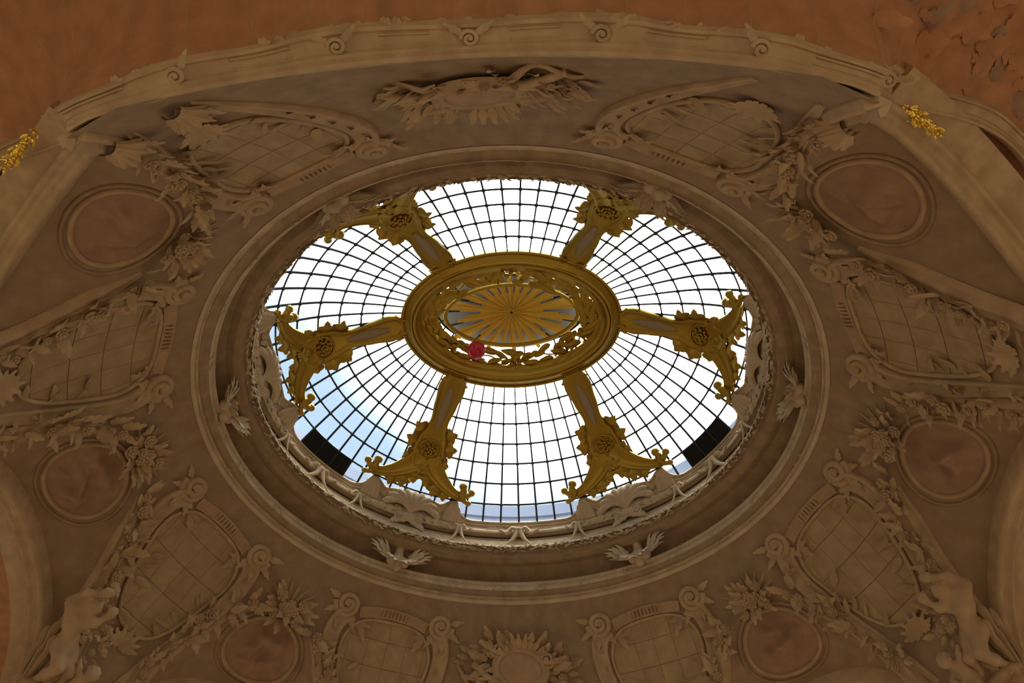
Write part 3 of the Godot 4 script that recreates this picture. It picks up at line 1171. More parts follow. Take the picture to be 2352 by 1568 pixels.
func cartouches() -> void:
	var shapes := ["plain shield cartouche on the right flank, level with the dome", "plain shield cartouche at the upper right, partly behind the near arch", "plain shield cartouche at the upper left, partly behind the near arch", "plain shield cartouche on the left flank, level with the dome", "plain shield cartouche at the lower left, above the kneeling woman", "plain shield cartouche just left of the lowest trophy", "plain shield cartouche just right of the lowest trophy", "plain shield cartouche at the lower right, above the kneeling woman"]
	for n in 8:
		var tc: float = SEV[n]
		var o := thing("cartouche", shapes[n], "cartouche", S(VAULT, tc, 1.2), "stucco cartouches of the vault")
		# the shield: plaster slabs with thin joints
		var bu := 0.42
		var bw := 0.31
		for i in range(-3, 3):
			for j in 5:
				var st := tool()
				st.set_smooth_group(1)
				var any := false
				for a in 7:
					for b in 6:
						var u0 := i * bu + bu * a / 7.0
						var u1 := u0 + bu / 7.0
						var w0 := 0.50 + j * bw + bw * b / 6.0
						var w1 := w0 + bw / 6.0
						if not in_panel((u0 + u1) / 2, (w0 + w1) / 2):
							continue
						any = true
						u0 = maxf(u0, i * bu + 0.003)
						u1 = minf(u1, (i + 1) * bu - 0.003)
						w0 = maxf(w0, 0.50 + j * bw + 0.003)
						w1 = minf(w1, 0.50 + (j + 1) * bw - 0.003)
						var q := []
						for e in [[u0, w0], [u1, w0], [u1, w1], [u0, w1]]:
							var x := uv(tc, e[0], e[1])
							q.append(F(VAULT, x.x, x.y, 0.014).origin)
						quad(st, q[0], q[1], q[2], q[3])
				if any:
					part("slab", done(st), panelm[(i * 5 + j * 3 + n + 30) % 3], o)
		# rim of the shield
		var rim := []
		for i in 48:
			var a := TAU * i / 48.0
			var cw := signf(sin(a)) * pow(absf(sin(a)), 0.7)
			var w := 1.2 + 0.65 * cw
			rim.append(uv(tc, signf(cos(a)) * pow(absf(cos(a)), 0.7) * panel_half(w), w))
		var st := tool()
		sweep(st, surf_path(VAULT, rim, 0.03, 0.0, true), circle(0.04, 6), [], true)
		part("rim", done(st), cream, o)
		var band := [Vector2(-0.17, -0.02), Vector2(-0.17, 0.07), Vector2(-0.125, 0.10), Vector2(-0.07, 0.045), Vector2(0.05, 0.035), Vector2(0.12, 0.11), Vector2(0.17, 0.09), Vector2(0.17, -0.02)]
		for s in [-1.0, 1.0]:
			var pth := []
			for q in smooth_path([Vector2(0.92, 0.56), Vector2(1.17, 0.70), Vector2(1.25, 1.0), Vector2(1.12, 1.35), Vector2(0.88, 1.7), Vector2(0.62, 2.02), Vector2(0.40, 2.30)], 26):
				pth.append(uv(tc, s * q.x, q.y))
			st = tool()
			sweep(st, surf_path(VAULT, pth, 0.0), band if s > 0 else band.map(func(q): return Vector2(-q.x, q.y)), range(27).map(func(i): return 1.1 - 0.8 * pow(i / 26.0, 2.0)))
			part("side_band", done(st), cream, o)
			# leaf row along the inside of the band
			for k in 9:
				var w := 0.86 + k * 0.11
				var f := F(VAULT, uv(tc, s * (panel_half(w) + 0.10), w).x, w, 0.02)
				part("bead_leaf", leaf_a, rosy, o, look(f.basis * Vector3(s * 0.5, 0.3, 0.8 if k % 2 else -0.4), f.basis.y, f.origin, Vector3(0.17, 0.17, 0.17)))
			# volute at the cornice corner, with its leaves
			var v := F(VAULT, uv(tc, s * 1.08, 0.47).x, 0.47, 0.0)
			part("volute", volute_mesh(2.1), cream, o, Transform3D(v.basis.scaled_local(Vector3(s * 0.30, 0.30, 0.30)), v.origin))
			for q in [[0.9, -0.3], [0.8, 0.5], [-0.6, 0.9], [0.2, 1.0]]:
				part("volute_leaf", leaf_a, cream, o, look(v.basis * Vector3(s * q[0], 0.22, q[1]), v.basis.y, v * Vector3(s * q[0] * 0.2, 0.02, q[1] * 0.2), Vector3(0.26, 0.3, 0.36)))
			# small scroll folding in over the shield
			var sc := F(VAULT, uv(tc, s * 0.74, 0.66).x, 0.66, 0.03)
			part("fold_leaf", leaf_c, rosy, o, look(sc.basis * Vector3(-s * 0.5, 0.25, 0.8), sc.basis.y, sc.origin, Vector3(0.34, 0.4, 0.44)))
			part("fold_leaf", leaf_c, rosy, o, look(sc.basis * Vector3(-s * 0.95, 0.25, 0.1), sc.basis.y, sc.origin, Vector3(0.26, 0.3, 0.3)))
			# slender sprays growing over the shield's lower corners
			for k in 5:
				var w := 1.25 + 0.13 * k + rng.randf_range(-0.04, 0.04)
				var f := F(VAULT, uv(tc, s * (panel_half(w) - rng.randf_range(0.02, 0.22)), w).x, w, 0.05)
				var sz := rng.randf_range(0.24, 0.42)
				part("spray", frond_m if k % 2 else leaf_b, panelm[k % 3], o, look(f.basis * Vector3(-s * rng.randf_range(0.3, 1.0), 0.1, rng.randf_range(-1.0, 0.3)), f.basis.y, f.origin, Vector3(sz, sz, sz)))
		# fluted band between the volutes
		st = tool()
		var tp := []
		for i in 15:
			var x := lerpf(-0.78, 0.78, i / 14.0)
			tp.append(uv(tc, x, 0.44 + 0.14 * x * x))
		sweep(st, surf_path(VAULT, tp, 0.0), [Vector2(-0.12, -0.02), Vector2(-0.12, 0.05), Vector2(-0.09, 0.07), Vector2(-0.05, 0.03), Vector2(0.05, 0.03), Vector2(0.09, 0.07), Vector2(0.12, 0.05), Vector2(0.12, -0.02)])
		part("top_band", done(st), rosy, o)
		for i in 7:
			var x := (i - 3) * 0.085
			var f := F(VAULT, uv(tc, x, 0.44).x, 0.44, 0.04)
			st = tool()
			tube(st, [f * Vector3(0, 0, -0.09), f * Vector3(0, 0.02, 0), f * Vector3(0, 0, 0.09)], 0.028, 0.028, f.basis.y, 6)
			part("flute", done(st), rosy, o)
		# foot of the shield
		for k in 7:
			var a := deg_to_rad(lerpf(-80, 80, k / 6.0))
			var f := F(VAULT, tc, 1.98, 0.03)
			part("foot_leaf", leaf_a, cream, o, look(f.basis * Vector3(sin(a), 0.2, -cos(a) * 0.8), f.basis.y, f.origin, Vector3(0.30, 0.34, 0.38)))


func panel_half(w: float) -> float:
	return (1.02 - 0.42 * maxf(0.0, w - 1.0))


func in_panel(u: float, w: float) -> bool:
	var b := absf(w - 1.2) / 0.65
	if b >= 1.0:
		return false
	return pow(absf(u) / panel_half(w), 2.8) + pow(b, 2.8) < 1.0


const LUN_WHERE := ["at the right edge", "at the upper right", "at the upper left", "at the left edge", "at the lower left", "at the lower right"]


func lunettes() -> void:
	for n in 6:
		var c: float = LUN[n]
		var st := tool()
		var tr := Node3D.new()
		tr.name = "trim_%d" % (4 + n)
		tr.set_meta("kind", "structure")
		tr.set_meta("label", "mouldings edging the lunette " + LUN_WHERE[n] + " of the vault")
		tr.set_meta("category", "moulding")
		add_child(tr)
		for s in [-1.0, 1.0]:
			var pts := []
			var ups := []
			for i in 30:
				var w := lerpf(1.02, 2.56, i / 29.0)
				var u: float = s * groin_u(w)
				var f := F(VAULT, c + u / spd(c + u * 3.0, D0 + w), w, 0.0)
				pts.append(P(c + u / spd(c + u * 3.5, D0 + w), D0 + w, hv(w)))
				ups.append(f.basis.y)
			st = tool()
			sweep(st, along(pts, ups), [Vector2(-0.16, -0.1), Vector2(-0.16, 0.05), Vector2(-0.11, 0.09), Vector2(-0.06, 0.04), Vector2(-0.02, 0.04), Vector2(0.03, 0.10), Vector2(0.09, 0.09), Vector2(0.13, 0.03), Vector2(0.16, 0.03), Vector2(0.16, -0.1)], range(30).map(func(i): return minf(1.0, 0.25 + i * 0.12)))
			part("groin_moulding", done(st), cream, tr)
		# archivolt at the mouth of the lunette
		var fr := []
		var pts := []
		var ups := []
		for i in 41:
			var a := deg_to_rad(lerpf(-70.0 if n == 2 else -86.0, 70.0 if n == 1 else 86.0, i / 40.0))
			var u := 2.33 * sin(a)
			var w := 2.48
			pts.append(P(c + u / spd(c + u * 3.5, D0 + w), D0 + w, 7.72 + 2.33 * cos(a)))
			ups.append((P(c, D0 + w, 7.72) - pts[i]))
		st = tool()
		sweep(st, along(pts, ups), [Vector2(-0.16, -0.2), Vector2(-0.16, 0.08), Vector2(-0.10, 0.10), Vector2(-0.07, 0.06), Vector2(0.02, 0.06), Vector2(0.05, 0.11), Vector2(0.12, 0.11), Vector2(0.15, 0.06), Vector2(0.15, -0.2)])
		part("archivolt", done(st), cream, tr)
		# oval relief medallion
		var m := thing("relief_medallion", "oval plaster relief medallion in the lunette " + LUN_WHERE[n], "medallion", S(LUNET, 0, 1.6, c), "oval medallions in the lunettes")
		st = tool()
		var bumps := []
		for k in 11:
			bumps.append([Vector2(rng.randf_range(-0.55, 0.55), rng.randf_range(-0.6, 0.6)), rng.randf_range(0, PI), rng.randf_range(0.10, 0.2), rng.randf_range(0.25, 0.5), rng.randf_range(0.05, 0.12)])
		var rows := []
		for i in 23:
			var r := i / 22.0
			var row := PackedVector3Array()
			for j in 61:
				var a := TAU * (j % 60) / 60.0
				var q := Vector2(cos(a), sin(a)) * r
				var off := 0.015
				for b in bumps:
					var e: Vector2 = (q - b[0]).rotated(b[1])
					off += b[4] * exp(-pow(e.x / b[3], 2.0) - pow(e.y / b[2], 2.0)) * (1.0 - pow(r, 6.0))
				row.append(F(LUNET, q.x * 0.74, 1.60 + q.y * 0.50, off, c).origin)
			rows.append(row)
		grid(st, rows, 1)
		part("relief", done(st), rosy_field, m)
		for e in [[1.06, 0.05], [1.24, 0.035]]:
			var pr := []
			for j in 60:
				var a := TAU * j / 60.0
				pr.append(Vector2(cos(a) * 0.74 * e[0], 1.60 + sin(a) * 0.50 * e[0]))
			st = tool()
			sweep(st, surf_path(LUNET, pr, 0.01, c, true), circle(e[1], 7), [], true)
			part("frame", done(st), rosy if e[1] > 0.04 else field, m)
		# bouquet at the head of the lunette, and a garland down either groin
		var bq := thing("flower_bouquet", "stucco rose bouquet with palm fronds crowning the lunette " + LUN_WHERE[n], "bouquet", S(VAULT, c, 0.8), "bouquets over the lunettes")
		var f0 := F(VAULT, c, 0.84, 0.05)
		for k in 9:
			var a := deg_to_rad(lerpf(-75, 75, k / 8.0))
			part("frond", frond_m, rosy, bq, look(f0.basis * Vector3(sin(a), 0.06, -cos(a)), f0.basis.y, f0 * Vector3(sin(a) * 0.2, -0.04, -cos(a) * 0.14), Vector3(0.36, 0.22, 0.46)))
		for k in 16:
			var a := rng.randf_range(0, TAU)
			var rr := rng.randf_range(0.05, 0.42)
			part("leaf", leaf_a if k % 2 else leaf_c, cream if k % 3 else rosy, bq, look(f0.basis * Vector3(cos(a), rng.randf_range(0.2, 0.9), sin(a) * 0.8), f0.basis.y, f0 * Vector3(cos(a) * rr, 0.02, sin(a) * rr * 0.7), Vector3(0.34, 0.34, 0.40)))
		for k in 8:
			var a := TAU * k / 8.0
			var rr := 0.12 + 0.26 * (k % 2)
			var sz := rng.randf_range(0.10, 0.15)
			part("rose", rose_m, cream, bq, Transform3D(f0.basis.scaled_local(Vector3(sz, sz * 1.2, sz)), f0 * Vector3(cos(a) * rr, 0.10, sin(a) * rr * 0.7)))
		for s in [-1.0, 1.0]:
			var side := "clockwise" if s > 0 else "other"
			var g := thing("flower_garland", "rose and leaf garland on the " + garland_side(n, s) + " edge of the lunette " + LUN_WHERE[n], "garland", S(VAULT, c, 1.4), "garlands along the lunette edges")
			for k in 11:
				var w := 1.0 + k * 0.105
				var u: float = s * (groin_u(w) + 0.10)
				var f := F(VAULT, c + u / spd(c + u * 3.5, D0 + w), w, 0.05)
				var thin := 1.0 if k < 7 else 0.72
				for e in 3:
					var a := rng.randf_range(0, TAU)
					var sz := rng.randf_range(0.25, 0.40) * thin
					part("leaf", [leaf_a, leaf_c, leaf_b][e], cream if e != 1 else rosy, g, look(f.basis * Vector3(cos(a), rng.randf_range(0.2, 0.8), sin(a)), f.basis.y, f * Vector3(cos(a) * 0.10, rng.randf_range(0.02, 0.14), sin(a) * 0.06), Vector3(sz, sz, sz * 1.1)))
				if k % 3 != 2:
					var sz := rng.randf_range(0.09, 0.16) * thin
					part("rose", rose_m, cream, g, Transform3D(f.basis.scaled_local(Vector3(sz, sz * 1.3, sz)), f * Vector3(rng.randf_range(-0.14, 0.14), 0.13, 0)))


func garland_side(n: int, s: float) -> String:
	match n:
		0, 3: return "upper" if (s > 0) == (n == 0) else "lower"
		1, 5: return "inner" if (s > 0) == (n == 1) else "outer"
	return "inner" if (s < 0) == (n == 2) else "outer"


func trophies() -> void:
	for n in 2:
		var t := 90.0 if n == 0 else 270.0
		var w := 1.42 if n == 0 else 0.95
		var o := thing("trophy", "stucco trophy of a shield, quivers and foliage " + ("under the near arch at the top" if n == 0 else "at the bottom edge of the photo"), "trophy", S(VAULT, t, w), "stucco trophies")
		var f := F(VAULT, t, w, 0.03)
		f.basis = f.basis * Basis(Vector3.UP, 0.25 if n == 0 else -0.2)
		# oval shield: domed field and rolled rim
		var st := tool()
		var rows := []
		for i in 9:
			var r := i / 8.0
			var row := PackedVector3Array()
			for j in 37:
				var a := TAU * (j % 36) / 36.0
				row.append(f * Vector3(cos(a) * 0.52 * r, 0.10 + 0.10 * (1 - r * r), sin(a) * 0.38 * r))
			rows.append(row)
		grid(st, rows, 1)
		part("shield", done(st), rosy, o)
		st = tool()
		var pts := []
		for j in 36:
			var a := TAU * j / 36.0
			pts.append(f * Vector3(cos(a) * 0.56, 0.09, sin(a) * 0.42))
		sweep(st, along(pts, [f.basis.y], true), [Vector2(-0.09, -0.05), Vector2(-0.08, 0.05), Vector2(-0.03, 0.08), Vector2(0.02, 0.03), Vector2(0.08, 0.07), Vector2(0.10, -0.05)], [], true)
		part("shield_rim", done(st), cream, o)
		for s in [-1.0, 1.0]:
			for q in [[0.15, 0.35, 1.05, 0.15, 0.07], [0.2, -0.3, 1.0, -0.35, 0.055], [0.3, 0.1, 1.25, 0.45, 0.05]]:
				st = tool()
				pts = []
				for i in 8:
					var x := i / 7.0
					pts.append(f * Vector3(s * lerpf(q[0], q[2], x), 0.07 + 0.08 * sin(x * PI), lerpf(q[1], q[3], x) + 0.08 * sin(x * 4.0)))
				tube(st, pts, q[4] * 0.6, q[4] * 1.3, f.basis.y, 8)
				part("quiver", done(st), cream, o)
			part("scroll", volute_mesh(1.8), cream, o, Transform3D(f.basis.scaled_local(Vector3(s * 0.2, 0.24, 0.2)), f * Vector3(s * 0.55, 0.08, -0.30)))
			st = tool()
			pts = []
			for i in 12:
				var x := i / 11.0
				pts.append(f * Vector3(s * (0.4 + 1.0 * x), 0.06 + 0.05 * sin(x * 9.0), 0.25 + 0.35 * sin(x * 3.4)))
			sweep(st, along(pts, [f.basis.y]), [Vector2(-0.08, 0), Vector2(0, 0.04), Vector2(0.08, 0), Vector2(0, -0.02), Vector2(-0.08, 0)], range(12).map(func(i): return 1.2 - i * 0.05))
			part("ribbon", done(st), rosy, o)
		for k in 84:
			var a := rng.randf_range(0, TAU)
			var rr := rng.randf_range(0.5, 1.15)
			var sz := rng.randf_range(0.22, 0.42)
			part("leaf", [leaf_a, leaf_c, leaf_b][k % 3], cream if k % 2 else rosy, o, look(f.basis * Vector3(cos(a), rng.randf_range(0.1, 0.7), sin(a)), f.basis.y, f * Vector3(cos(a) * rr * 1.15, rng.randf_range(0.0, 0.14), sin(a) * rr * 0.52), Vector3(sz, sz, sz)))
		for k in 12:
			var a := TAU * k / 12.0
			var sz := rng.randf_range(0.09, 0.13)
			part("rose", rose_m, cream, o, Transform3D(f.basis.scaled_local(Vector3(sz, sz * 1.2, sz)), f * Vector3(cos(a) * 0.95, 0.08, sin(a) * 0.46)))
		for k in 5:
			part("plume", leaf_c, cream, o, look(f.basis * Vector3((k - 2) * 0.3, 0.4, -1.0), f.basis.y, f * Vector3((k - 2) * 0.08, 0.10, -0.38), Vector3(0.3, 0.4, 0.42)))


# ---------------------------------------------------------------- figures
# a smooth surface round tapered bones [a, b, ra, rb]: sums of exp(-K d) on a grid, meshed as surface nets
func flesh(st: SurfaceTool, bones: Array, cell: float, k: float, xf := Transform3D(), sg := 1) -> void:
	var lo := Vector3.INF
	var hi := -Vector3.INF
	for b in bones:
		for e in [[b[0], b[2]], [b[1], b[3]]]:
			lo = lo.min(e[0] - Vector3.ONE * (e[1] + 4.0 * cell))
			hi = hi.max(e[0] + Vector3.ONE * (e[1] + 4.0 * cell))
	var nx := int((hi.x - lo.x) / cell) + 1
	var ny := int((hi.y - lo.y) / cell) + 1
	var nz := int((hi.z - lo.z) / cell) + 1
	var v := PackedFloat32Array()
	v.resize(nx * ny * nz)
	for b in bones:
		var a: Vector3 = b[0]
		var ab: Vector3 = b[1] - a
		var l2 := maxf(ab.length_squared(), 1e-9)
		var ra: float = b[2]
		var rb: float = b[3]
		var m := maxf(ra, rb) + 3.5 / k
		var p0 := (a.min(b[1]) - Vector3.ONE * m - lo) / cell
		var p1 := (a.max(b[1]) + Vector3.ONE * m - lo) / cell
		for z in range(maxi(0, int(p0.z)), mini(nz, int(p1.z) + 2)):
			for y in range(maxi(0, int(p0.y)), mini(ny, int(p1.y) + 2)):
				var at := (z * ny + y) * nx
				for x in range(maxi(0, int(p0.x)), mini(nx, int(p1.x) + 2)):
					var ap := lo + Vector3(x, y, z) * cell - a
					var t := clampf(ap.dot(ab) / l2, 0.0, 1.0)
					v[at + x] += exp(-k * ((ap - ab * t).length() - lerpf(ra, rb, t)))
	for i in v.size():
		v[i] = -log(maxf(v[i], 1e-12)) / k
	var idx := {}
	var step := [1, nx, nx * ny]
	for z in nz - 1:
		for y in ny - 1:
			for x in nx - 1:
				var at := (z * ny + y) * nx + x
				var neg := 0
				for q in [0, 1, nx, nx + 1, nx * ny, nx * ny + 1, nx * ny + nx, nx * ny + nx + 1]:
					if v[at + q] < 0.0:
						neg += 1
				if neg == 0 or neg == 8:
					continue
				var sum := Vector3.ZERO
				var cnt := 0
				for ax in 3:
					for q in 4:
						var o1: int = step[(ax + 1) % 3] * (q & 1) + step[(ax + 2) % 3] * (q >> 1)
						var f0 := v[at + o1]
						var f1: float = v[at + o1 + step[ax]]
						if (f0 < 0.0) != (f1 < 0.0):
							var p := Vector3.ZERO
							p[ax] = f0 / (f0 - f1)
							p[(ax + 1) % 3] = q & 1
							p[(ax + 2) % 3] = q >> 1
							sum += p
							cnt += 1
				idx[at] = xf * (lo + (Vector3(x, y, z) + sum / cnt) * cell)
	st.set_smooth_group(sg)
	for at in idx:
		for ax in 3:
			var s1: int = step[(ax + 1) % 3]
			var s2: int = step[(ax + 2) % 3]
			if (v[at] < 0.0) != (v[at + step[ax]] < 0.0):
				if idx.has(at - s1) and idx.has(at - s2) and idx.has(at - s1 - s2):
					if v[at] < 0.0:
						quad(st, idx[at], idx[at - s1], idx[at - s1 - s2], idx[at - s2])
					else:
						quad(st, idx[at], idx[at - s2], idx[at - s1 - s2], idx[at - s1])


func face_bones(c: Vector3, fwd: Vector3, up: Vector3, r: float) -> Array:
	var side := up.cross(fwd).normalized()
	var o := [[c, c + up * r * 0.25, r, r * 0.95], [c - up * r * 0.55 + fwd * r * 0.3, c - up * r * 0.75 + fwd * r * 0.45, r * 0.55, r * 0.3]]
	o.append([c + fwd * r * 0.95 + up * r * 0.05, c + fwd * r * 1.2 - up * r * 0.25, r * 0.07, r * 0.13])
	for s in [-1.0, 1.0]:
		o.append([c + fwd * r * 0.82 + side * s * r * 0.2 + up * r * 0.2, c + fwd * r * 0.78 + side * s * r * 0.5 + up * r * 0.18, r * 0.1, r * 0.08])
		o.append([c + fwd * r * 0.72 - up * r * 0.3 + side * s * r * 0.4, c + fwd * r * 0.6 - up * r * 0.35 + side * s * r * 0.5, r * 0.24, r * 0.2])
		o.append([c + side * s * r * 0.98 - up * r * 0.05, c + side * s * r * 1.0 + up * r * 0.15, r * 0.12, r * 0.14])
	o.append([c + fwd * r * 0.85 - up * r * 0.52 + side * r * 0.14, c + fwd * r * 0.85 - up * r * 0.52 - side * r * 0.14, r * 0.09, r * 0.09])
	return o


func cherubs() -> void:
	var where := ["at the right end of the outer cornice", "at the upper right of the outer cornice", "at the upper left of the outer cornice", "at the left end of the outer cornice", "at the lower left of the outer cornice", "at the lower right of the outer cornice"]
	# made once, facing -z, then turned to each place
	var st := tool()
	var fb := face_bones(Vector3(0, 0.36, -0.08), Vector3(0, -0.35, -1).normalized(), Vector3(0, 1, -0.35).normalized(), 0.135)
	fb += [[Vector3(0, 0.26, -0.02), Vector3(0, 0.02, 0.02), 0.07, 0.10], [Vector3(-0.12, 0.0, 0.02), Vector3(0.12, 0.0, 0.02), 0.09, 0.09], [Vector3(0, -0.02, 0), Vector3(0, -0.14, 0.02), 0.11, 0.08]]
	flesh(st, fb, 0.012, 60.0)
	var bust := done(st)
	st = tool()
	for k in 26:
		var a := k * 2.4
		var y := 1.0 - k / 30.0
		var rr := sqrt(maxf(0.0, 1.0 - y * y))
		var p := Vector3(cos(a) * rr, y, sin(a) * rr)
		if p.z < -0.55 and y < 0.6:
			continue
		blob(st, Vector3(0, 0.38, -0.07) + p * 0.135, Vector3.ONE * 0.045, Basis(), 7, 5)
	var hair := done(st)
	for r in 6:
		var t: float = RIB[r]
		var at := P(t, 3.24, 12.62)
		var o := thing("cherub", "stucco cherub head with two feathered wings " + where[r], "cherub", at, "cherubs on the outer cornice")
		var b := look(nr(t), Vector3.UP, at, Vector3.ONE * 1.3)
		b = b.rotated_local(Vector3.RIGHT, 0.1)
		b.origin = at + Vector3(0, 0.10, 0) - nr(t) * 0.12
		part("bust", bust, pale, o, b)
		part("hair", hair, pale, o, b)
		for s in [-1.0, 1.0]:
			for k in 6:
				var a := deg_to_rad(lerpf(-4, 52, k / 5.0))
				var sz := 0.50 - 0.05 * absf(k - 2.0)
				part("feather", leaf_a if k % 2 else leaf_b, pale, o, b * look(Vector3(s * cos(a), sin(a) * 0.75, -0.25 - 0.05 * k), Vector3(0, 0.4, -1), Vector3(s * 0.13, 0.0, -0.02), Vector3(sz * 0.75, sz, sz)))
			for k in 3:
				part("collar_leaf", leaf_a, pale, o, b * look(Vector3(s * (0.8 - 0.3 * k), -0.4 - 0.2 * k, -0.5), Vector3(0, 0.3, -1), Vector3(s * 0.05, -0.05, -0.08), Vector3(0.26, 0.26, 0.28)))


func statues() -> void:
	var sh := Vector3(1.10, 0.36, -0.85)
	var st := tool()
	var hd := Vector3(0.90, 0.66, -0.93)
	var body := face_bones(hd, Vector3(-0.75, 0.6, 0.1).normalized(), Vector3(-0.1, 0.15, -1).normalized(), 0.125)
	body += [
		[hd + Vector3(0.03, -0.05, 0.1), Vector3(0.98, 0.48, -0.76), 0.065, 0.075], [Vector3(1.10, 0.36, -0.80), Vector3(0.88, 0.56, -0.78), 0.10, 0.09],
		[Vector3(0.99, 0.45, -0.74), Vector3(0.88, 0.50, -0.55), 0.17, 0.165], [Vector3(0.88, 0.50, -0.55), Vector3(0.74, 0.50, -0.36), 0.16, 0.125], [Vector3(0.74, 0.50, -0.36), Vector3(0.66, 0.46, -0.22), 0.125, 0.18],
		[Vector3(0.86, 0.62, -0.60), Vector3(0.84, 0.66, -0.57), 0.075, 0.05], [Vector3(0.76, 0.60, -0.64), Vector3(0.73, 0.65, -0.62), 0.075, 0.05],
		[Vector3(0.74, 0.38, -0.24), Vector3(0.76, 0.40, -0.20), 0.17, 0.16],
		[Vector3(0.73, 0.44, -0.20), Vector3(0.64, 0.68, 0.13), 0.165, 0.095], [Vector3(0.64, 0.67, 0.14), Vector3(0.62, 0.47, 0.26), 0.085, 0.088], [Vector3(0.62, 0.47, 0.26), Vector3(0.63, 0.27, 0.42), 0.085, 0.048], [Vector3(0.63, 0.27, 0.42), Vector3(0.66, 0.40, 0.52), 0.05, 0.03],
		[Vector3(0.56, 0.44, -0.20), Vector3(0.40, 0.64, 0.05), 0.16, 0.095], [Vector3(0.40, 0.64, 0.05), Vector3(0.28, 0.46, 0.26), 0.085, 0.05], [Vector3(0.28, 0.46, 0.26), Vector3(0.22, 0.58, 0.34), 0.05, 0.03],
		[sh, Vector3(1.12, 0.60, -1.00), 0.085, 0.06], [Vector3(1.12, 0.60, -1.00), Vector3(0.96, 0.80, -1.12), 0.058, 0.042],
		[Vector3(0.86, 0.58, -0.76), Vector3(0.68, 0.76, -0.70), 0.078, 0.058], [Vector3(0.68, 0.76, -0.70), Vector3(0.60, 0.80, -0.92), 0.056, 0.04]]
	for h in [[Vector3(0.96, 0.80, -1.12), Vector3(-0.6, 0.5, -0.5)], [Vector3(0.60, 0.80, -0.92), Vector3(-0.2, 0.1, -1.0)]]:
		var d: Vector3 = h[1].normalized()
		var sd := d.cross(Vector3(0.3, 0.8, 0.4)).normalized()
		body.append([h[0], h[0] + d * 0.07, 0.04, 0.036])
		for k in 4:
			var b: Vector3 = h[0] + d * 0.075 + sd * (k - 1.5) * 0.026
			body.append([b, b + d * (0.075 - 0.012 * absf(k - 1.4)) + Vector3(0, -0.02, 0), 0.014, 0.011])
		body.append([h[0] + d * 0.02 + sd * 0.04, h[0] + d * 0.07 + sd * 0.085, 0.015, 0.012])
	flesh(st, body, 0.02, 34.0)
	var fig := done(st)
	st = tool()
	for k in 30:
		var a := k * 2.4
		var y := 1.0 - k / 34.0
		var rr := sqrt(maxf(0.0, 1.0 - y * y))
		var p := Vector3(cos(a) * rr * 1.02, sin(a) * rr * 1.02, -y)
		if p.dot(Vector3(-0.75, 0.6, 0.1)) > 0.62:
			continue
		blob(st, hd + p * 0.13, Vector3.ONE * 0.045, Basis(), 7, 5)
	var hair := done(st)
	# cloth: folds falling from the hip to the foot of the pier, and across the lap
	var folds := []
	for q in [[Vector3(0.92, 0.30, -0.45), Vector3(0.86, 0.22, 0.0), Vector3(0.66, 0.14, 0.5), 0.11, 0.06], [Vector3(0.98, 0.22, -0.35), Vector3(0.93, 0.12, 0.05), Vector3(0.72, 0.05, 0.5), 0.09, 0.05], [Vector3(0.86, 0.42, -0.24), Vector3(0.80, 0.34, 0.08), Vector3(0.66, 0.18, 0.46), 0.10, 0.05],
			[Vector3(0.88, 0.46, -0.30), Vector3(0.70, 0.62, -0.22), Vector3(0.46, 0.58, -0.14), 0.06, 0.05], [Vector3(0.60, 0.52, 0.0), Vector3(0.5, 0.5, 0.2), Vector3(0.44, 0.36, 0.46), 0.12, 0.07]]:
		st = tool()
		var pts := []
		for i in 13:
			var x := i / 12.0
			pts.append(q[0].lerp(q[1], x).lerp(q[1].lerp(q[2], x), x) + Vector3(0.02, 0.012, 0) * sin(x * 11.0))
		sweep(st, along(pts, [Vector3.UP]), [Vector2(-1, -0.4), Vector2(-0.8, 0.35), Vector2(-0.25, 0.05), Vector2(0.1, 0.55), Vector2(0.55, 0.15), Vector2(1, 0.3), Vector2(1, -0.4), Vector2(-1, -0.4)], range(13).map(func(i): return lerpf(q[3], q[4], i / 12.0) * (1.0 + 0.15 * sin(i * 1.3))))
		folds.append(done(st))
	st = tool()
	for q in [[Vector3(0.1, 0.0, 0.34), Vector3(0.62, 0.0, 0.40), 0.15, 0.15], [Vector3(0.1, 0.24, 0.42), Vector3(0.62, 0.2, 0.5), 0.1, 0.1]]:
		blob(st, (q[0] + q[1]) * 0.5, Vector3(0.42, 0.3, 0.13), Basis(), 14, 8)
	var ledge := done(st)
	# the small boy at her side
	st = tool()
	var ph := Vector3(0.14, 0.84, -0.10)
	var boy := face_bones(ph, Vector3(0.3, 0.9, 0.2).normalized(), Vector3(-0.1, 0.2, -1).normalized(), 0.105)
	boy += [[ph + Vector3(0, -0.05, 0.09), Vector3(0.17, 0.72, 0.05), 0.05, 0.06], [Vector3(0.17, 0.70, 0.06), Vector3(0.18, 0.66, 0.24), 0.11, 0.12], [Vector3(0.14, 0.66, 0.26), Vector3(0.08, 0.80, 0.40), 0.085, 0.06], [Vector3(0.08, 0.80, 0.40), Vector3(0.06, 0.64, 0.52), 0.055, 0.04], [Vector3(0.24, 0.66, 0.26), Vector3(0.30, 0.78, 0.42), 0.085, 0.06], [Vector3(0.30, 0.78, 0.42), Vector3(0.30, 0.62, 0.54), 0.055, 0.04], [Vector3(0.08, 0.70, 0.04), Vector3(-0.02, 0.78, 0.16), 0.05, 0.04], [Vector3(-0.02, 0.78, 0.16), Vector3(0.04, 0.86, 0.22), 0.04, 0.035], [Vector3(0.26, 0.70, 0.04), Vector3(0.36, 0.74, -0.06), 0.05, 0.04], [Vector3(0.36, 0.74, -0.06), Vector3(0.42, 0.70, -0.16), 0.04, 0.03]]
	flesh(st, boy, 0.016, 44.0)
	var putto := done(st)
	st = tool()
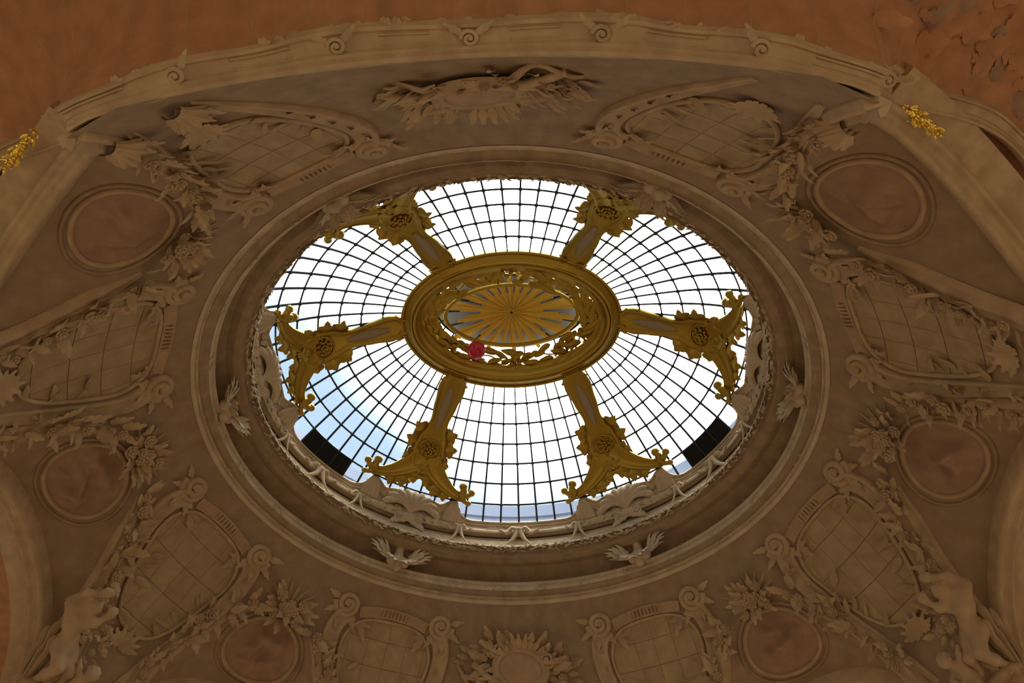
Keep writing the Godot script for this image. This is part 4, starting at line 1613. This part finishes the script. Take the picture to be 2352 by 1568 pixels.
	for k in 18:
		var a := k * 2.4
		var y := 1.0 - k / 22.0
		var rr := sqrt(maxf(0.0, 1.0 - y * y))
		blob(st, ph + Vector3(cos(a) * rr, sin(a) * rr - 0.2, -y) * 0.105, Vector3.ONE * 0.042, Basis(), 7, 5)
	var curls := done(st)
	var places := [[343.5, 1.0, "in the lower right corner"], [196.5, -1.0, "in the lower left corner"]]
	for q in places:
		var f := F(VAULT, q[0], 2.35)
		f.basis.x *= q[1]
		var at := f.origin
		var o := thing("statue", "stucco statue of a kneeling woman with cloth, " + q[2], "statue", at, "kneeling women at the foot of the vault")
		part("figure", fig, cream, o, f)
		part("hair", hair, cream, o, f)
		for m in folds:
			part("drapery", m, cream, o, f)
		part("rock", ledge, rosy, o, f)
		var p := thing("putto", "stucco infant beside the kneeling woman " + q[2], "putto", f * ph, "infants beside the kneeling women")
		part("figure", putto, cream, p, f)
		part("hair", curls, cream, p, f)
		var fl := thing("flower_spray", "stucco rose spray over the kneeling woman " + q[2], "flowers", f * Vector3(0.6, 0.5, -0.9), "flower sprays by the kneeling women")
		for k in 44:
			var a := rng.randf_range(0, TAU)
			var c := Vector3(0.62, 0.35, -0.9).lerp(Vector3(0.30, 0.35, -0.35), k / 43.0) + Vector3(cos(a) * 0.22, rng.randf_range(-0.1, 0.25), sin(a) * 0.22)
			var sz := rng.randf_range(0.14, 0.25)
			if k % 4 == 0:
				part("rose", rose_m, cream, fl, f * Transform3D(Basis().scaled(Vector3.ONE * sz * 0.45), c + Vector3(0, 0.06, 0)))
			else:
				part("leaf", leaf_a if k % 2 else leaf_c, rosy if k % 3 == 0 else cream, fl, f * look(Vector3(cos(a), rng.randf_range(0.1, 0.9), sin(a)), Vector3.UP, c, Vector3(sz, sz, sz)))


# fluted ends of carved cloth showing from behind the near arch
func drapery_ends() -> void:
	var where := ["at the upper left, beside the cartouche", "at the upper left edge, over the oval medallion", "at the upper right, beside the cartouche"]
	var at := [[118.2, 2.30], [125.5, 2.30], [52.5, 2.20]]
	for n in 3:
		var f := F(VAULT, at[n][0], at[n][1], 0.06)
		f.basis = f.basis.scaled_local(Vector3(0.62, 0.62, 0.62))
		var o := thing("drapery", "fluted stucco drapery under the near arch " + where[n], "drapery", f.origin, "drapery ends below the near arch")
		for e in 2:
			var st := tool()
			var rows := []
			for i in 13:
				var x := i / 12.0
				var row := PackedVector3Array()
				for j in 33:
					var a := PI * j / 32.0
					var r := (0.16 + 0.13 * x - 0.05 * sin(x * 5.0)) * (1.0 + 0.10 * sin(a * 14.0) * (0.3 + x)) * (1.0 - 0.16 * e)
					row.append(f * Vector3(cos(a) * r * 1.2 + 0.10 * e, sin(a) * r, 0.30 - 0.55 * x + 0.05 * sin(a * 7.0) * x))
				rows.append(row)
			grid(st, rows, 1)
			part("cloth" if e == 0 else "cloth_lining", done(st), cream if e == 0 else rosy, o)
		for k in 4:
			part("leaf", leaf_a, cream, o, look(f.basis * Vector3((k - 1.5) * 0.6, 0.2, -1.0), f.basis.y, f * Vector3((k - 1.5) * 0.12, 0.02, -0.22), Vector3(0.26, 0.3, 0.34)))


# ---------------------------------------------------------------- the near arch and what stands by it
func arches() -> void:
	for n in 2:
		var c := 90.0 if n == 0 else 270.0
		# along the band, by angle from the middle of the bay: where its inner and outer edges run and how high
		var win := []
		var lift := []
		for i in 61:
			var a := float(i)
			var w0 := wmax(c + a) if a <= 27.0 else lerpf(2.47, 2.64, smoothstep(27.0, 34.0, a)) + 0.55 * smoothstep(42.0, 56.0, a)
			win.append(Vector2(a, w0))
			lift.append(Vector2(a, hv(w0) if a <= 27.0 else lerpf(hv(2.47), ceil_h(c + a, 2.6), smoothstep(27.0, 34.0, a))))
		var wout := [Vector2(0, 2.36), Vector2(18, 2.56), Vector2(29, 2.82), Vector2(36, 2.90), Vector2(45, 3.05), Vector2(54, 3.40), Vector2(60, 3.5)]
		var st := tool()
		var rows := []
		var up := []
		for i in 121:
			var dt := -60.0 + i
			var a := absf(dt)
			var w0 := table(win, a)
			var w1 := table(wout, a)
			var h := table(lift, a)
			var row := PackedVector3Array()
			for q in [[-0.12, 0.12], [0.0, -0.02], [0.12, -0.02], [0.22, 0.03], [0.30, 0.03], [0.36, 0.07], [0.74, 0.08], [0.80, 0.05], [0.90, 0.04], [1.0, 0.10], [1.02, 0.3]]:
				row.append(P(c + dt, D0 + lerpf(w0, w1, q[0]), h + q[1] + 0.05 * q[0]))
			rows.append(row)
			var e := PackedVector3Array()
			e.append(P(c + dt, D0 + w1, h + 0.18))
			for k in range(1, 7):
				var f := k / 6.0
				e.append(P(c + dt, lerpf(D0 + w1, 8.2, f), lerpf(h + 0.18, 10.3, sqrt(f))))
			up.append(e)
		for j in 10:
			var rr := []
			for row in rows:
				rr.append(PackedVector3Array([row[j], row[j + 1]]))
			grid(st, rr, j + 1)
		var o := struct("trim_%d" % (10 + n), done(st), cream, "broad moulded band of the near arch across the top" if n == 0 else "broad moulded band of the far arch", "moulding")
		st = tool()
		grid(st, up, 1)
		var bay := struct("ceiling_bay" if n == 0 else "ceiling_bay_far", done(st), red_plaster, "reddish plain plaster ceiling in front of the near arch" if n == 0 else "reddish plaster ceiling beyond the far arch", "ceiling")
		for k in 19:
			var dt := -45.0 + k * 5.0
			var pts := []
			for i in 7:
				var f := i / 6.0
				pts.append(up[int(dt) + 60][i] + Vector3(0, 0.004, 0))
			st = tool()
			tube(st, pts, 0.007, 0.007, Vector3.UP, 5)
			part("joint", done(st), rosy, bay)
		# sunk panels and scrolled blocks along the band
		for k in 13:
			var dt := -39.0 + k * 6.5
			var a := absf(dt)
			var w0 := table(win, a)
			var w1 := table(wout, a)
			var h := table(lift, a)
			var t := c + dt
			if k % 2 == 0:
				var x := P(t, D0 + lerpf(w0, w1, 0.5), h + 0.07)
				var b := look(nr(t), Vector3.DOWN, x)
				part("block_scroll", volute_mesh(1.6), cream, o, Transform3D(b.basis.scaled_local(Vector3(0.12, 0.08, 0.11)), x))
				for s in [-1.0, 1.0]:
					part("block_leaf", leaf_c, cream, o, look(b.basis * Vector3(s, 0.1, 0.7), Vector3.DOWN, x + b.basis * Vector3(s * 0.08, 0, 0.05), Vector3(0.2, 0.24, 0.26)))
			else:
				st = tool()
				for s in [0.42, 0.68]:
					var pts := []
					for i in 9:
						var d2 := dt + (i - 4) * 0.62
						pts.append(P(c + d2, D0 + lerpf(table(win, absf(d2)), table(wout, absf(d2)), s), table(lift, absf(d2)) + 0.10))
					sweep(st, along(pts, [Vector3.DOWN]), circle(0.016, 5))
				part("panel_bead", done(st), cream, o)
		# broken foliage standing up from the outer edge
		for k in 44:
			var dt := rng.randf_range(-44, 44)
			var a := absf(dt)
			var t := c + dt
			var x := P(t, D0 + table(wout, a) + 0.01, table(lift, a) + 0.16)
			var sz := rng.randf_range(0.09, 0.17)
			part("edge_leaf", leaf_d if k % 2 else leaf_c, cream, o, look(Vector3.UP.cross(nr(t)) * (1.0 if k % 2 else -1.0) + nr(t) * rng.randf_range(-0.5, 0.15), Vector3.DOWN, x - nr(t) * 0.02, Vector3(sz, sz, sz)))
		if n == 0:
			# low relief foliage on the plaster at the upper right, and sparse strokes at the left
			for k in 110:
				var dt := -rng.randf_range(22, 56)
				var f := rng.randf_range(0.15, 0.9)
				var a := absf(dt)
				var hh := lerpf(table(lift, a) + 0.18, 10.3, sqrt(f))
				var x := P(c + dt, lerpf(D0 + table(wout, a), 8.2, f), hh - 0.01)
				var g := rng.randf_range(0, TAU)
				var sz := rng.randf_range(0.2, 0.48)
				part("relief_leaf", [leaf_a, leaf_d, leaf_c][k % 3], rosy_field if k % 3 == 0 else red_plaster, o, look(Vector3(cos(g), -0.05, sin(g)), Vector3.DOWN, x, Vector3(sz, sz * 0.5, sz)))


func gilt_capitals() -> void:
	for n in 2:
		var s := -1.0 if n == 0 else 1.0
		var t0 := 137.5 if n == 0 else 44.5
		var w := 2.98 if n == 0 else 2.66
		var o := thing("gilt_ornament", "gilt foliage spray on the side arch at the upper " + ("left edge" if n == 0 else "right"), "ornament", P(t0, D0 + w, 9.75), "gilt sprays by the side arches")
		for k in 30:
			var f := k / 29.0
			var t: float = t0 + (f - 0.5) * 5.0
			var x := P(t, D0 + w + 0.03 * sin(k * 2.0), 9.68 + 0.05 * sin(k * 1.3))
			var sz := 0.07 + 0.07 * sin(PI * f)
			part("leaf", leaf_c if k % 2 else leaf_a, gold_bright, o, look(Vector3.UP.cross(nr(t)) * s + Vector3(0, -0.5 * sin(k * 2.1), 0) + nr(t) * sin(k * 1.7), Vector3.DOWN, x, Vector3(sz, sz, sz)))
			if k % 3 == 0:
				part("berry", ball_m, gold_bright, o, Transform3D(Basis().scaled(Vector3.ONE * 0.03), x + Vector3(0, -0.05, 0)))


func balloon() -> void:
	var m := StandardMaterial3D.new()
	m.albedo_color = Color(0.62, 0.012, 0.02).linear_to_srgb()
	m.roughness = 0.25
	m.subsurf_scatter_enabled = true
	m.subsurf_scatter_strength = 0.2
	var at := Vector3(-0.832, 15.6 + EYE, -0.516)
	var o := thing("balloon", "glossy red balloon floating against the gilt wreath", "balloon", at)
	var st := tool()
	var rows := []
	for i in 25:
		var a := PI * i / 24.0
		var row := PackedVector3Array()
		for j in 33:
			var b := TAU * (j % 32) / 32.0
			var r := 0.218 * sin(a) * (1.0 - 0.10 * maxf(0.0, -cos(a)))
			row.append(at + Vector3(cos(b) * r, cos(a) * (0.215 if cos(a) > 0 else 0.245), sin(b) * r))
		rows.append(row)
	grid(st, rows, 1)
	part("envelope", done(st), m, o)
	st = tool()
	rows = []
	for q in [[0.012, -0.238], [0.016, -0.252], [0.028, -0.268], [0.020, -0.270], [0.006, -0.258]]:
		var row := PackedVector3Array()
		for j in 13:
			var b := TAU * (j % 12) / 12.0
			row.append(at + Vector3(cos(b) * q[0], q[1], sin(b) * q[0]))
		rows.append(row)
	grid(st, rows, 1)
	part("knot", done(st), m, o)
